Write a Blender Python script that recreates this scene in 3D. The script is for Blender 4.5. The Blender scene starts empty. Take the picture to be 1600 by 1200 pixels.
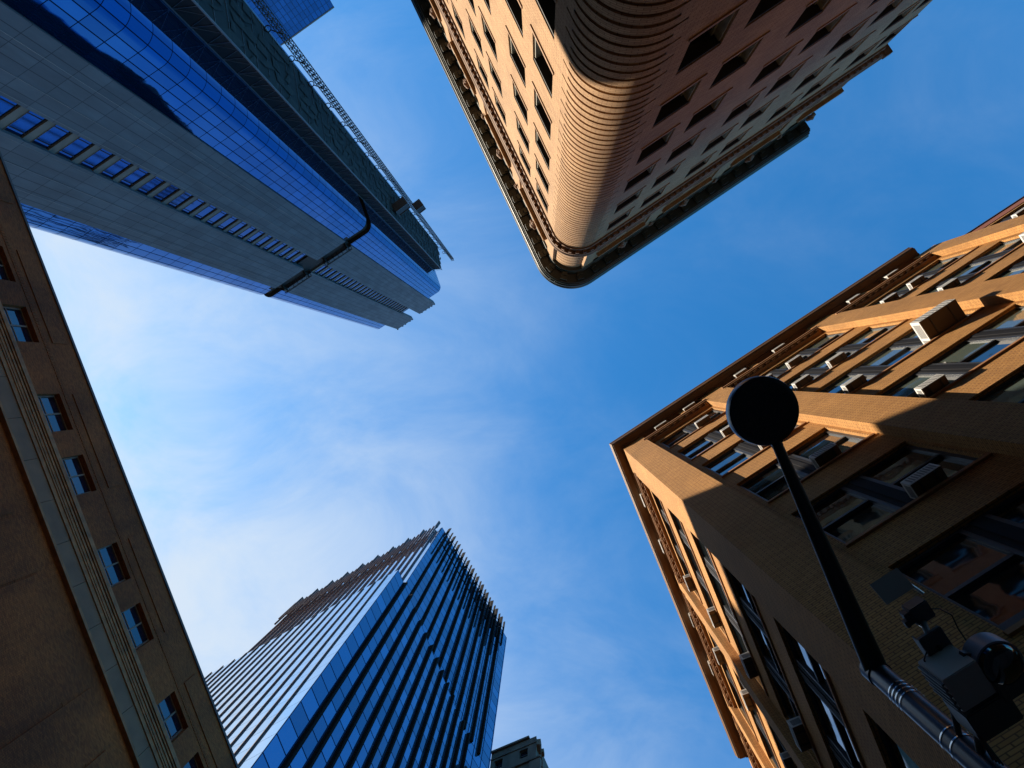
import bpy, math, random
from mathutils import Matrix, Vector
R = math.radians
random.seed(7)
S = bpy.context.scene

# ------------------------------------------------------------------ camera
# world axes: X = east along the picture's width, Y = towards the picture's foot, Z = up
cam_d = bpy.data.cameras.new('camera'); cam = bpy.data.objects.new('camera', cam_d)
S.collection.objects.link(cam); S.camera = cam
cam_d.sensor_width = 36; cam_d.lens = 24.75; cam_d.clip_start = 0.05; cam_d.clip_end = 4000
base = Matrix(((1, 0, 0), (0, -1, 0), (0, 0, -1)))
zen = Vector((46, -10, 1100)).normalized()
q = zen.rotation_difference(Vector((0, 0, 1)))
cam.matrix_world = Matrix.Translation((0, 0, 1.6)) @ (q.to_matrix() @ base).to_4x4()

# ------------------------------------------------------------------ light
SUN_DIR = Vector((-0.985, 0.172, 0)).normalized()
SUN_EL = R(39.5)
sv = Vector((SUN_DIR.x * math.cos(SUN_EL), SUN_DIR.y * math.cos(SUN_EL), math.sin(SUN_EL)))
sun_d = bpy.data.lights.new('sun', 'SUN'); sun = bpy.data.objects.new('sun', sun_d)
S.collection.objects.link(sun)
sun_d.energy = 5.0; sun_d.angle = R(0.5); sun_d.color = (1.0, 0.86, 0.68)
sun.rotation_euler = sv.to_track_quat('Z', 'Y').to_euler()
S.view_settings.view_transform = 'Standard'; S.view_settings.look = 'None'
S.view_settings.exposure = 1.1; S.view_settings.gamma = 1; S.view_settings.use_curve_mapping = False
S.cycles.caustics_reflective = False; S.cycles.caustics_refractive = False
S.cycles.sample_clamp_indirect = 4

w = bpy.data.worlds.new('World'); S.world = w; w.use_nodes = True
nt = w.node_tree; nt.nodes.clear()
def N(t, typ, **kw):
    n = t.nodes.new(typ)
    for k, v in kw.items():
        if k.startswith('in_'):
            n.inputs[int(k[3:])].default_value = v
        else: setattr(n, k, v)
    return n
def L(t, a, b): t.links.new(a, b)
sky = N(nt, 'ShaderNodeTexSky', sky_type='NISHITA', sun_disc=False)
sky.sun_elevation = SUN_EL
sky.sun_rotation = math.atan2(SUN_DIR.x, SUN_DIR.y)
sky.air_density = 1.2; sky.dust_density = 0.6; sky.ozone_density = 3.0
tc = N(nt, 'ShaderNodeTexCoord')
sep = N(nt, 'ShaderNodeSeparateXYZ'); L(nt, tc.outputs['Generated'], sep.inputs[0])
def M(t, op, a, b=None, c=None, clamp=False):
    n = N(t, 'ShaderNodeMath', operation=op, use_clamp=clamp)
    for i, v in enumerate((a, b, c)):
        if v is None: continue
        if isinstance(v, (int, float)): n.inputs[i].default_value = v
        else: L(t, v, n.inputs[i])
    return n.outputs[0]
zc = M(nt, 'MAXIMUM', sep.outputs[2], 0.08)
cx = M(nt, 'DIVIDE', sep.outputs[0], zc); cy = M(nt, 'DIVIDE', sep.outputs[1], zc)
comb = N(nt, 'ShaderNodeCombineXYZ'); L(nt, cx, comb.inputs[0]); L(nt, cy, comb.inputs[1])
mp = N(nt, 'ShaderNodeMapping'); mp.inputs['Rotation'].default_value = (0, 0, R(35)); mp.inputs['Scale'].default_value = (1.0, 1.5, 1)
L(nt, comb.outputs[0], mp.inputs[0])
n1 = N(nt, 'ShaderNodeTexNoise'); L(nt, mp.outputs[0], n1.inputs['Vector'])
n1.inputs['Scale'].default_value = 3.4; n1.inputs['Detail'].default_value = 11; n1.inputs['Roughness'].default_value = 0.62; n1.inputs['Distortion'].default_value = 0.5
n2 = N(nt, 'ShaderNodeTexNoise'); L(nt, mp.outputs[0], n2.inputs['Vector'])
n2.inputs['Scale'].default_value = 1.1; n2.inputs['Detail'].default_value = 4
# the cloud bank thickens towards the sun's side of the sky (west / south-west)
g = M(nt, 'ADD', M(nt, 'MULTIPLY', cx, -0.80), M(nt, 'MULTIPLY', cy, 0.42))
bank = N(nt, 'ShaderNodeMapRange', interpolation_type='SMOOTHSTEP'); L(nt, g, bank.inputs[0])
bank.inputs[1].default_value = -0.26; bank.inputs[2].default_value = 0.88
far = N(nt, 'ShaderNodeMapRange', interpolation_type='SMOOTHSTEP'); L(nt, g, far.inputs[0])
far.inputs[1].default_value = 2.6; far.inputs[2].default_value = 1.0
tex = M(nt, 'ADD', M(nt, 'MULTIPLY', n1.outputs[0], 0.75), M(nt, 'MULTIPLY', n2.outputs[0], 0.55))
tex = M(nt, 'SUBTRACT', tex, 0.65)
cl = M(nt, 'ADD', bank.outputs[0], M(nt, 'MULTIPLY', tex, M(nt, 'MULTIPLY_ADD', bank.outputs[0], 1.6, 0.55)))
dens = N(nt, 'ShaderNodeMapRange', interpolation_type='SMOOTHSTEP'); L(nt, cl, dens.inputs[0])
dens.inputs[1].default_value = -0.10; dens.inputs[2].default_value = 1.12; dens.inputs[4].default_value = 0.97
gain = N(nt, 'ShaderNodeMix', data_type='RGBA', blend_type='MULTIPLY'); gain.inputs[0].default_value = 1
L(nt, sky.outputs[0], gain.inputs[6]); gain.inputs[7].default_value = (0.26, 1.06, 1.52, 1)
mix = N(nt, 'ShaderNodeMix', data_type='RGBA')
L(nt, dens.outputs[0], mix.inputs[0]); L(nt, gain.outputs[2], mix.inputs[6]); mix.inputs[7].default_value = (4.35, 5.0, 5.75, 1)
bg = N(nt, 'ShaderNodeBackground'); L(nt, mix.outputs[2], bg.inputs[0]); bg.inputs[1].default_value = 0.076
out = N(nt, 'ShaderNodeOutputWorld'); L(nt, bg.outputs[0], out.inputs[0])

# ------------------------------------------------------------------ materials
K_ = .78
def dim(c, k=K_): return tuple(x * k for x in c)
def mat(name, col=(.5, .5, .5), rough=.7, metal=0., spec=.5):
    m = bpy.data.materials.new(name); m.use_nodes = True
    if metal < .5: col = dim(col)
    b = m.node_tree.nodes['Principled BSDF']
    b.inputs['Base Color'].default_value = (*col, 1); b.inputs['Roughness'].default_value = rough
    b.inputs['Metallic'].default_value = metal; b.inputs['Specular IOR Level'].default_value = spec
    return m
def noise_col(m, c1, c2, scale, detail=6, coord='Object', stretch=(1, 1, 1), bump=0., lo=.3, hi=.7):
    c1, c2 = dim(c1), dim(c2)
    t = m.node_tree; b = t.nodes['Principled BSDF']
    tcn = N(t, 'ShaderNodeTexCoord'); mpn = N(t, 'ShaderNodeMapping'); mpn.inputs['Scale'].default_value = stretch
    L(t, tcn.outputs[coord], mpn.inputs[0])
    n = N(t, 'ShaderNodeTexNoise'); L(t, mpn.outputs[0], n.inputs['Vector']); n.inputs['Scale'].default_value = scale; n.inputs['Detail'].default_value = detail
    r = N(t, 'ShaderNodeMapRange'); L(t, n.outputs[0], r.inputs[0]); r.inputs[1].default_value = lo; r.inputs[2].default_value = hi
    x = N(t, 'ShaderNodeMix', data_type='RGBA'); L(t, r.outputs[0], x.inputs[0]); x.inputs[6].default_value = (*c1, 1); x.inputs[7].default_value = (*c2, 1)
    L(t, x.outputs[2], b.inputs['Base Color'])
    if bump:
        bp = N(t, 'ShaderNodeBump'); bp.inputs['Strength'].default_value = bump; L(t, n.outputs[0], bp.inputs['Height']); L(t, bp.outputs[0], b.inputs['Normal'])
    return m
def brick(name, c1, c2, mortar, bw, bh, ms, offset=.5, rough=.85, dirt=.35, bump=.5, metal=0., spec=.3, msm=.1, dirt_scale=.35, dstretch=(1, .35, 1), mortar_rough=None):
    c1, c2, mortar = dim(c1), dim(c2), dim(mortar)
    m = mat(name, c1, rough, metal, spec); t = m.node_tree; b = t.nodes['Principled BSDF']
    uv = N(t, 'ShaderNodeUVMap')
    br = N(t, 'ShaderNodeTexBrick', offset=offset); L(t, uv.outputs[0], br.inputs['Vector'])
    br.inputs['Color1'].default_value = (*c1, 1); br.inputs['Color2'].default_value = (*c2, 1); br.inputs['Mortar'].default_value = (*mortar, 1)
    br.inputs['Scale'].default_value = 1; br.inputs['Mortar Size'].default_value = ms; br.inputs['Mortar Smooth'].default_value = msm
    br.inputs['Brick Width'].default_value = bw; br.inputs['Row Height'].default_value = bh; br.inputs['Bias'].default_value = 0
    mpn = N(t, 'ShaderNodeMapping'); mpn.inputs['Scale'].default_value = dstretch; L(t, uv.outputs[0], mpn.inputs[0])
    n = N(t, 'ShaderNodeTexNoise'); L(t, mpn.outputs[0], n.inputs['Vector']); n.inputs['Scale'].default_value = dirt_scale; n.inputs['Detail'].default_value = 8; n.inputs['Roughness'].default_value = .65
    r = N(t, 'ShaderNodeMapRange'); L(t, n.outputs[0], r.inputs[0]); r.inputs[1].default_value = .3; r.inputs[2].default_value = .72
    r.inputs[3].default_value = 1 - dirt; r.inputs[4].default_value = 1 + dirt * .35
    x = N(t, 'ShaderNodeMix', data_type='RGBA', blend_type='MULTIPLY'); x.inputs[0].default_value = 1
    L(t, br.outputs[0], x.inputs[6]); L(t, r.outputs[0], x.inputs[7]); L(t, x.outputs[2], b.inputs['Base Color'])
    if bump:
        bp = N(t, 'ShaderNodeBump'); bp.inputs['Strength'].default_value = bump; bp.inputs['Distance'].default_value = .01; bp.invert = True
        L(t, br.outputs['Fac'], bp.inputs['Height']); L(t, bp.outputs[0], b.inputs['Normal'])
    return m
def glass_wall(name, tint, seam, bw, bh, ms, rough=.03, wav=.012, metal=.85, var=.25, wscale=.5, c2=None):
    """coated curtain-wall glass: tinted mirror, dark joints, panes of slightly different tint and tilt"""
    m = mat(name, tint, rough, metal, .8); t = m.node_tree; b = t.nodes['Principled BSDF']
    uv = N(t, 'ShaderNodeUVMap')
    br = N(t, 'ShaderNodeTexBrick', offset=0); L(t, uv.outputs[0], br.inputs['Vector'])
    c2 = c2 or tuple(x * (1 - var) for x in tint)
    br.inputs['Color1'].default_value = (*tint, 1); br.inputs['Color2'].default_value = (*c2, 1); br.inputs['Mortar'].default_value = (*seam, 1)
    br.inputs['Scale'].default_value = 1; br.inputs['Mortar Size'].default_value = ms; br.inputs['Mortar Smooth'].default_value = 0
    br.inputs['Brick Width'].default_value = bw; br.inputs['Row Height'].default_value = bh
    L(t, br.outputs[0], b.inputs['Base Color'])
    sr = M(t, 'MULTIPLY_ADD', br.outputs['Fac'], -.8, .8); L(t, sr, b.inputs['Specular IOR Level'])
    mr = M(t, 'MULTIPLY_ADD', br.outputs['Fac'], -metal, metal); L(t, mr, b.inputs['Metallic'])
    rr = M(t, 'MULTIPLY_ADD', br.outputs['Fac'], .4, rough); L(t, rr, b.inputs['Roughness'])
    mpn = N(t, 'ShaderNodeMapping'); mpn.inputs['Scale'].default_value = (wscale, wscale * .35, 1); L(t, uv.outputs[0], mpn.inputs[0])
    n = N(t, 'ShaderNodeTexNoise'); L(t, mpn.outputs[0], n.inputs['Vector']); n.inputs['Scale'].default_value = 1; n.inputs['Detail'].default_value = 2
    bp = N(t, 'ShaderNodeBump'); bp.inputs['Strength'].default_value = 1; bp.inputs['Distance'].default_value = wav
    L(t, n.outputs[0], bp.inputs['Height']); L(t, bp.outputs[0], b.inputs['Normal'])
    return m

M_brickA = brick('tan_brick', (.74, .38, .115), (.56, .27, .075), (.25, .115, .04), .21, .07, .009, dirt=.34)
M_stoneB = brick('buff_brick', (.60, .37, .185), (.44, .25, .12), (.24, .13, .06), .30, .09, .010, dirt=.25, bump=.25, dirt_scale=.5)
M_ledgeB = noise_col(mat('terracotta_trim', rough=.8), (.30, .17, .10), (.19, .10, .055), 2.5, bump=.15)
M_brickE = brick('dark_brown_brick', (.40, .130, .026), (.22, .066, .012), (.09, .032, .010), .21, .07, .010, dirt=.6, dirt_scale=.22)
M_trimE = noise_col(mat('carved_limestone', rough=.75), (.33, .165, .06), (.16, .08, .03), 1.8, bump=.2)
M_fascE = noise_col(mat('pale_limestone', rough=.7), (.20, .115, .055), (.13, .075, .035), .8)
M_coping = mat('dark_coping', (.07, .05, .045), .6)
M_corniceA = noise_col(mat('brown_sheet_metal', rough=.6), (.22, .105, .035), (.15, .07, .022), .8)
M_ledgeA = noise_col(mat('terracotta_ledge', rough=.75), (.50, .24, .09), (.34, .15, .05), 2.)
M_copper = noise_col(mat('red_parapet_brick', rough=.8), (.34, .10, .05), (.24, .07, .03), 3.)
M_green = noise_col(mat('dark_green_painted_metal', rough=.38, spec=.6), (.028, .045, .036), (.014, .024, .02), 1.3)
M_frameA = mat('dark_grey_frame', (.045, .05, .06), .45)
M_panelA = mat('grey_mullion_panel', (.012, .013, .018), .8, 0, .15)
M_frameB = mat('bronze_frame_and_head_shade', (.010, .009, .008), .7)
M_linB = noise_col(mat('pale_window_lining', rough=.6), (.46, .46, .37), (.28, .28, .22), 3.)
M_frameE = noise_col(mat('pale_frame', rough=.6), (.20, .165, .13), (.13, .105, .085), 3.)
M_sill = noise_col(mat('stone_sill', rough=.8), (.46, .27, .14), (.33, .18, .09), 3.)
def pane_mat(name, col, rough=.03):
    m = mat(name, col, rough, 0, 1.0); b = m.node_tree.nodes['Principled BSDF']
    b.inputs['IOR'].default_value = 1.9
    n = N(m.node_tree, 'ShaderNodeTexNoise'); n.inputs['Scale'].default_value = .9
    tcn = N(m.node_tree, 'ShaderNodeTexCoord'); L(m.node_tree, tcn.outputs['Object'], n.inputs['Vector'])
    bp = N(m.node_tree, 'ShaderNodeBump'); bp.inputs['Distance'].default_value = .006; bp.inputs['Strength'].default_value = 1
    L(m.node_tree, n.outputs[0], bp.inputs['Height']); L(m.node_tree, bp.outputs[0], b.inputs['Normal'])
    return m
M_pane = pane_mat('window_glass', (.012, .018, .022))
M_blind = pane_mat('window_glass_over_blind', (.13, .17, .15), .06)
M_paneE = pane_mat('dark_window_glass', (.008, .014, .03))
M_glassC = glass_wall('blue_tower_glass', (.014, .16, .47), (.003, .010, .035), 1.22, 3.65, .055, metal=.93, wav=.008)
M_glassCside = glass_wall('blue_tower_glass_side', (.02, .15, .5), (.006, .015, .05), 1.22, 3.65, .035, metal=.9, wav=.02)
M_conc = brick('fair_faced_concrete', (.17, .20, .245), (.135, .16, .20), (.05, .065, .09), 1.25, 3.65, .045, offset=0, dirt=.35, bump=0, dirt_scale=.5, dstretch=(1, .18, 1), rough=.7)
M_concfin = noise_col(mat('concrete_spandrel', rough=.7), (.22, .21, .19), (.16, .155, .145), 1.)
M_mech = mat('dark_louvre', (.010, .010, .011), .8)
M_steel = mat('galvanised_steel', (.20, .21, .22), .5, .6)
M_dsteel = mat('dark_scaffold_steel', (.035, .032, .03), .6, .3)
M_mesh = noise_col(mat('scaffold_debris_netting', rough=.8), (.017, .012, .010), (.005, .004, .004), 1.2, stretch=(1, 1, .25))
M_board = noise_col(mat('plywood_boards', rough=.8), (.035, .026, .02), (.006, .008, .009), .9, stretch=(.5, .5, 1.4))
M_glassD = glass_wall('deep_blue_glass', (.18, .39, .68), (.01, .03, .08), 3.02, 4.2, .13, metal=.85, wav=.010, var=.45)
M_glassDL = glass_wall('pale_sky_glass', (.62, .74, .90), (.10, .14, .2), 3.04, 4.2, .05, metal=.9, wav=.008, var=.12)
M_fin = mat('dark_bronze_fin', (.012, .009, .008), .85, 0, .1)
M_fin2 = mat('bronze_fin', (.10, .055, .035), .45, .6)
M_glassG = glass_wall('distant_tower_glass', (.05, .20, .46), (.03, .10, .26), 1.6, 3.8, .14, metal=.8)
M_stoneF = noise_col(mat('grey_granite', rough=.8), (.20, .145, .115), (.11, .08, .065), .6, stretch=(1, 1, .3))
M_trimF = noise_col(mat('ochre_terracotta', rough=.8), (.30, .19, .12), (.15, .10, .08), 2.)
M_ac = mat('white_enamel', (.80, .80, .78), .45)
M_acg = mat('grille_grey', (.28, .28, .28), .6)
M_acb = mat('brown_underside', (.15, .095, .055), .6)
M_black = mat('black_painted_steel', (.006, .007, .008), .35)
M_pole = mat('blue_black_pole_paint', (.020, .022, .032), .32, .1, .6)
M_strap = mat('stainless_strap', (.55, .55, .55), .22, 1.)
M_greyp = mat('grey_plastic', (.50, .45, .44), .5)
M_dgrey = mat('dark_grey_box', (.07, .072, .08), .5)
M_lens = mat('smoked_dome', (.004, .005, .007), .05, 0, 1.)
M_roof = mat('roof_membrane', (.12, .12, .12), .9)
M_asph = noise_col(mat('asphalt', rough=.9), (.055, .055, .055), (.04, .04, .042), 6.)
M_pave = brick('concrete_paving', (.28, .27, .25), (.25, .24, .22), (.12, .12, .11), 1.5, 1.5, .015, offset=0)
M_line = mat('road_paint', (.7, .7, .68), .6)

# ------------------------------------------------------------------ mesh helpers
class Fr:                                   # a facade: s along it, off out of it, z up
    def __init__(s, o, t, n=None):
        s.o = Vector((*o, 0)); s.t = Vector((*t, 0)).normalized()
        n = Vector((s.t.y, -s.t.x, 0)) if n is None else Vector((*n, 0))
        if n.dot(s.o) > 0 and s.o.length > .01: n = -n
        s.n = n
    def P(s, a, h, off=0.): return s.o + s.t * a + s.n * off + Vector((0, 0, h))
class MB:
    def __init__(s): s.v = []; s.f = []; s.uv = []; s.m = []; s.cur = 0
    def face(s, ps, uvs=None, nrm=None):
        ps = [Vector(p) for p in ps]
        if nrm is not None:
            c = (ps[1] - ps[0]).cross(ps[2] - ps[0])
            if c.dot(nrm) < 0: ps.reverse(); uvs = list(reversed(uvs)) if uvs else None
        i = len(s.v); s.v += ps; s.f.append(tuple(range(i, i + len(ps))))
        s.uv += uvs or [(0, 0)] * len(ps); s.m.append(s.cur)
    def wall(s, F, a0, a1, h0, h1, off=0., flip=1):
        s.face([F.P(a0, h0, off), F.P(a1, h0, off), F.P(a1, h1, off), F.P(a0, h1, off)], [(a0, h0), (a1, h0), (a1, h1), (a0, h1)], F.n * flip)
    def box(s, F, a0, a1, h0, h1, o0, o1):
        P = F.P; n, t, z = F.n, F.t, Vector((0, 0, 1))
        s.wall(F, a0, a1, h0, h1, o1, 1); s.wall(F, a0, a1, h0, h1, o0, -1)
        for a, k in ((a0, -1), (a1, 1)):
            s.face([P(a, h0, o0), P(a, h0, o1), P(a, h1, o1), P(a, h1, o0)], [(o0, h0), (o1, h0), (o1, h1), (o0, h1)], t * k)
        for h, k in ((h0, -1), (h1, 1)):
            s.face([P(a0, h, o0), P(a1, h, o0), P(a1, h, o1), P(a0, h, o1)], [(a0, o0), (a1, o0), (a1, o1), (a0, o1)], z * k)
    def holes(s, F, a0, a1, h0, h1, ops, off=0., depth=.3):
        """wall rectangle with rectangular openings (a,b,c,d) and their reveals"""
        ops = [(max(a, a0), min(b, a1), max(c, h0), min(d, h1)) for a, b, c, d in ops if b > a0 and a < a1 and d > h0 and c < h1]
        A = sorted({a0, a1, *[x for o in ops for x in o[:2]]}); H = sorted({h0, h1, *[x for o in ops for x in o[2:]]})
        for hi in range(len(H) - 1):
            c, d = H[hi], H[hi + 1]; hm = (c + d) / 2; run = None
            for ai in range(len(A) - 1):
                am = (A[ai] + A[ai + 1]) / 2
                solid = not any(o[0] < am < o[1] and o[2] < hm < o[3] for o in ops)
                if solid and run is None: run = A[ai]
                if run is not None and (not solid):
                    s.wall(F, run, A[ai], c, d, off); run = None
            if run is not None: s.wall(F, run, A[-1], c, d, off)
        P = F.P; z = Vector((0, 0, 1)); i = off - depth
        for a, b, c, d in ops:
            for x, k in ((a, 1), (b, -1)):
                s.face([P(x, c, i), P(x, c, off), P(x, d, off), P(x, d, i)], [(i, c), (off, c), (off, d), (i, d)], F.t * k)
            for y, k in ((c, 1), (d, -1)):
                s.face([P(a, y, i), P(b, y, i), P(b, y, off), P(a, y, off)], [(a, i), (b, i), (b, off), (a, off)], z * k)
    def prism(s, pts, h0, h1, top=True, bottom=False):
        n = len(pts); c = sum((Vector((*p, 0)) for p in pts), Vector()) / n; L_ = 0
        for i in range(n):
            a, b = Vector((*pts[i], 0)), Vector((*pts[(i + 1) % n], 0)); d = (b - a).length
            nn = Vector((b.y - a.y, a.x - b.x, 0))
            if nn.dot((a + b) / 2 - c) < 0: nn = -nn
            z0, z1 = Vector((0, 0, h0)), Vector((0, 0, h1))
            s.face([a + z0, b + z0, b + z1, a + z1], [(L_, h0), (L_ + d, h0), (L_ + d, h1), (L_, h1)], nn); L_ += d
        if top: s.face([(*p, h1) for p in pts], [p for p in pts], Vector((0, 0, 1)))
        if bottom: s.face([(*p, h0) for p in pts], [p for p in pts], Vector((0, 0, -1)))
    def sweep(s, paths, prof, out, u=None):
        """paths(off)->list of xy; prof = [(off,h)...] ; strips between successive profile points"""
        L0 = paths(0); U = [0]
        for i in range(1, len(L0)): U.append(U[-1] + (Vector(L0[i]) - Vector(L0[i - 1])).length)
        if u is not None: U = [x + u for x in U]
        rows = [paths(o) for o, h in prof]; V = [prof[0][1]]
        for i in range(1, len(prof)): V.append(V[-1] + math.hypot(prof[i][0] - prof[i - 1][0], prof[i][1] - prof[i - 1][1]))
        for k in range(len(prof) - 1):
            for i in range(len(L0) - 1):
                a, b = rows[k][i], rows[k][i + 1]; c, d = rows[k + 1][i + 1], rows[k + 1][i]
                h0, h1 = prof[k][1], prof[k + 1][1]
                nn = out(i)
                # normal of the strip: rotate profile direction
                do, dh = prof[k + 1][0] - prof[k][0], h1 - h0
                nrm = nn * dh - Vector((0, 0, 1)) * do
                s.face([(*a, h0), (*b, h0), (*c, h1), (*d, h1)], [(U[i], V[k]), (U[i + 1], V[k]), (U[i + 1], V[k + 1]), (U[i], V[k + 1])], nrm)
    def tube(s, p0, p1, r0, r1=None, seg=16, caps=True):
        p0, p1 = Vector(p0), Vector(p1); r1 = r0 if r1 is None else r1
        d = (p1 - p0).normalized(); a = d.orthogonal().normalized(); b = d.cross(a)
        rg = [(a * math.cos(2 * math.pi * i / seg) + b * math.sin(2 * math.pi * i / seg)) for i in range(seg)]
        for i in range(seg):
            j = (i + 1) % seg
            s.face([p0 + rg[i] * r0, p0 + rg[j] * r0, p1 + rg[j] * r1, p1 + rg[i] * r1], [(i, 0), (i + 1, 0), (i + 1, 1), (i, 1)], rg[i] + rg[j])
        if caps:
            s.face([p0 + x * r0 for x in rg], None, -d); s.face([p1 + x * r1 for x in rg], None, d)
    def rbox(s, c, ax, ay, az, sx, sy, sz, bev=.0):
        c = Vector(c); ax, ay, az = [Vector(x).normalized() for x in (ax, ay, az)]
        E = [(i, j, k) for i in (-1, 1) for j in (-1, 1) for k in (-1, 1)]
        def p(i, j, k, b=0): return c + ax * i * sx / 2 + ay * j * sy / 2 + az * k * sz / 2
        for dim, (A, B) in enumerate((((1, 2)), ((0, 2)), ((0, 1)))):
            for sg in (-1, 1):
                ps = []
                for u, v in ((-1, -1), (1, -1), (1, 1), (-1, 1)):
                    ijk = [0, 0, 0]; ijk[dim] = sg; ijk[A] = u; ijk[B] = v; ps.append(p(*ijk))
                s.face(ps, [(0, 0), (1, 0), (1, 1), (0, 1)], (ax, ay, az)[dim] * sg)
    def build(s, name, mats, parent=None, smooth=False):
        me = bpy.data.meshes.new(name); me.from_pydata([tuple(v) for v in s.v], [], s.f)
        uvl = me.uv_layers.new(name='UVMap'); uvl.data.foreach_set('uv', [x for p in s.uv for x in p])
        for m in (mats if isinstance(mats, (list, tuple)) else [mats]): me.materials.append(m)
        me.polygons.foreach_set('material_index', s.m)
        if smooth: me.polygons.foreach_set('use_smooth', [True] * len(s.f))
        o = bpy.data.objects.new(name, me); S.collection.objects.link(o)
        if parent: o.parent = parent; o.matrix_parent_inverse = parent.matrix_world.inverted()
        return o
def smooth_weld(o, ang=40):
    import bmesh
    bm = bmesh.new(); bm.from_mesh(o.data); bmesh.ops.remove_doubles(bm, verts=bm.verts, dist=.0005); bm.to_mesh(o.data); bm.free()
    o.data.polygons.foreach_set('use_smooth', [True] * len(o.data.polygons))
    try: o.data.set_sharp_from_angle(angle=R(ang))
    except Exception: pass
    return o
def bevel(o, w_=.01, seg=2):
    import bmesh
    bm = bmesh.new(); bm.from_mesh(o.data); bmesh.ops.remove_doubles(bm, verts=bm.verts, dist=.0002)
    bmesh.ops.bevel(bm, geom=list(bm.edges), offset=w_, segments=seg, affect='EDGES', clamp_overlap=True)
    bm.to_mesh(o.data); bm.free(); return o
def thing(name, label, cat, loc=(0, 0, 0), group=None):
    o = bpy.data.objects.new(name, None); S.collection.objects.link(o); o.location = loc
    o.empty_display_size = .2
    bpy.context.view_layer.update()
    o['label'] = label; o['category'] = cat
    if group: o['group'] = group
    return o
def struct(o): o['kind'] = 'structure'; return o

def place(F, a, h, off):                     # matrix for a part built in local x = along, y = out, z = up
    n = F.n; x = Vector((n.y, -n.x, 0))
    m = Matrix((x, n, Vector((0, 0, 1)))).transposed().to_4x4(); m.translation = F.P(a, h, off); return m
def inst(src, parent, m):
    """copy a prototype (mesh object + its children) into place under parent"""
    o = src.copy(); S.collection.objects.link(o); o.parent = parent
    o.matrix_parent_inverse = Matrix.Identity(4); o.matrix_basis = parent.matrix_world.inverted() @ m
    for ch in src.children:
        c = ch.copy(); S.collection.objects.link(c); c.parent = o; c.matrix_parent_inverse = Matrix.Identity(4); c.matrix_basis = Matrix.Identity(4)
    return o
protos = []
def proto(name, mb, mats, kids=()):
    o = mb.build(name, mats)
    for kn, kmb, km in kids:
        k = kmb.build(kn, km); k.parent = o
    protos.append(o); return o
def merge(name, items, parent):
    """items [(proto, matrix)] -> one mesh (the surplus beyond the hundred largest)"""
    v = []; f = []; uv = []; mi = []; mats = []
    for src, m in items:
        for ob in [src] + list(src.children):
            me = ob.data; b = len(v); v += [tuple(m @ x.co) for x in me.vertices]
            idx = []
            for mt in me.materials:
                if mt not in mats: mats.append(mt)
                idx.append(mats.index(mt))
            for p in me.polygons: f.append(tuple(b + i for i in p.vertices)); mi.append(idx[p.material_index])
    me = bpy.data.meshes.new(name); me.from_pydata(v, [], f)
    for mt in mats: me.materials.append(mt)
    me.polygons.foreach_set('material_index', mi)
    o = bpy.data.objects.new(name, me); S.collection.objects.link(o); o.parent = parent
    o.matrix_parent_inverse = parent.matrix_world.inverted(); o['kind'] = 'stuff'; return o
cam_inv = cam.matrix_world.inverted()
def seen(p):
    q_ = cam_inv @ Vector(p)
    if q_.z >= 0: return None
    return 800 + 1100 * q_.x / -q_.z, 600 - 1100 * q_.y / -q_.z, -q_.z
def place_all(items, parent, name, cap=100):
    """items [(proto, matrix)]; the ones inside the photo's view become parts, largest first"""
    sc = []
    for src, m in items:
        s_ = seen(m.translation)
        vis = s_ is not None and -90 < s_[0] < 1690 and -90 < s_[1] < 1290
        sc.append((0 if vis else 1, s_[2] if s_ else 1e9, len(sc)))
    order = sorted(sc); k = min(cap, sum(1 for x in sc if x[0] == 0))
    for _, _, i in order[:k]: inst(items[i][0], parent, items[i][1])
    rest = [items[i] for _, _, i in order[k:]]
    if rest: merge(name, rest, parent)

# ------------------------------------------------------------------ ground
g_ = MB(); X = 1500
g_.face([(-X, -X, 0), (X, -X, 0), (X, X, 0), (-X, X, 0)], [(-X, -X), (X, -X), (X, X), (-X, X)], Vector((0, 0, 1)))
struct(g_.build('ground', M_asph))
ZV = Vector((0, 0, 1))
def slab(name, pts, h, mt):
    m_ = MB(); m_.prism(pts, 0.004, h); struct(m_.build(name, mt))

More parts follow.
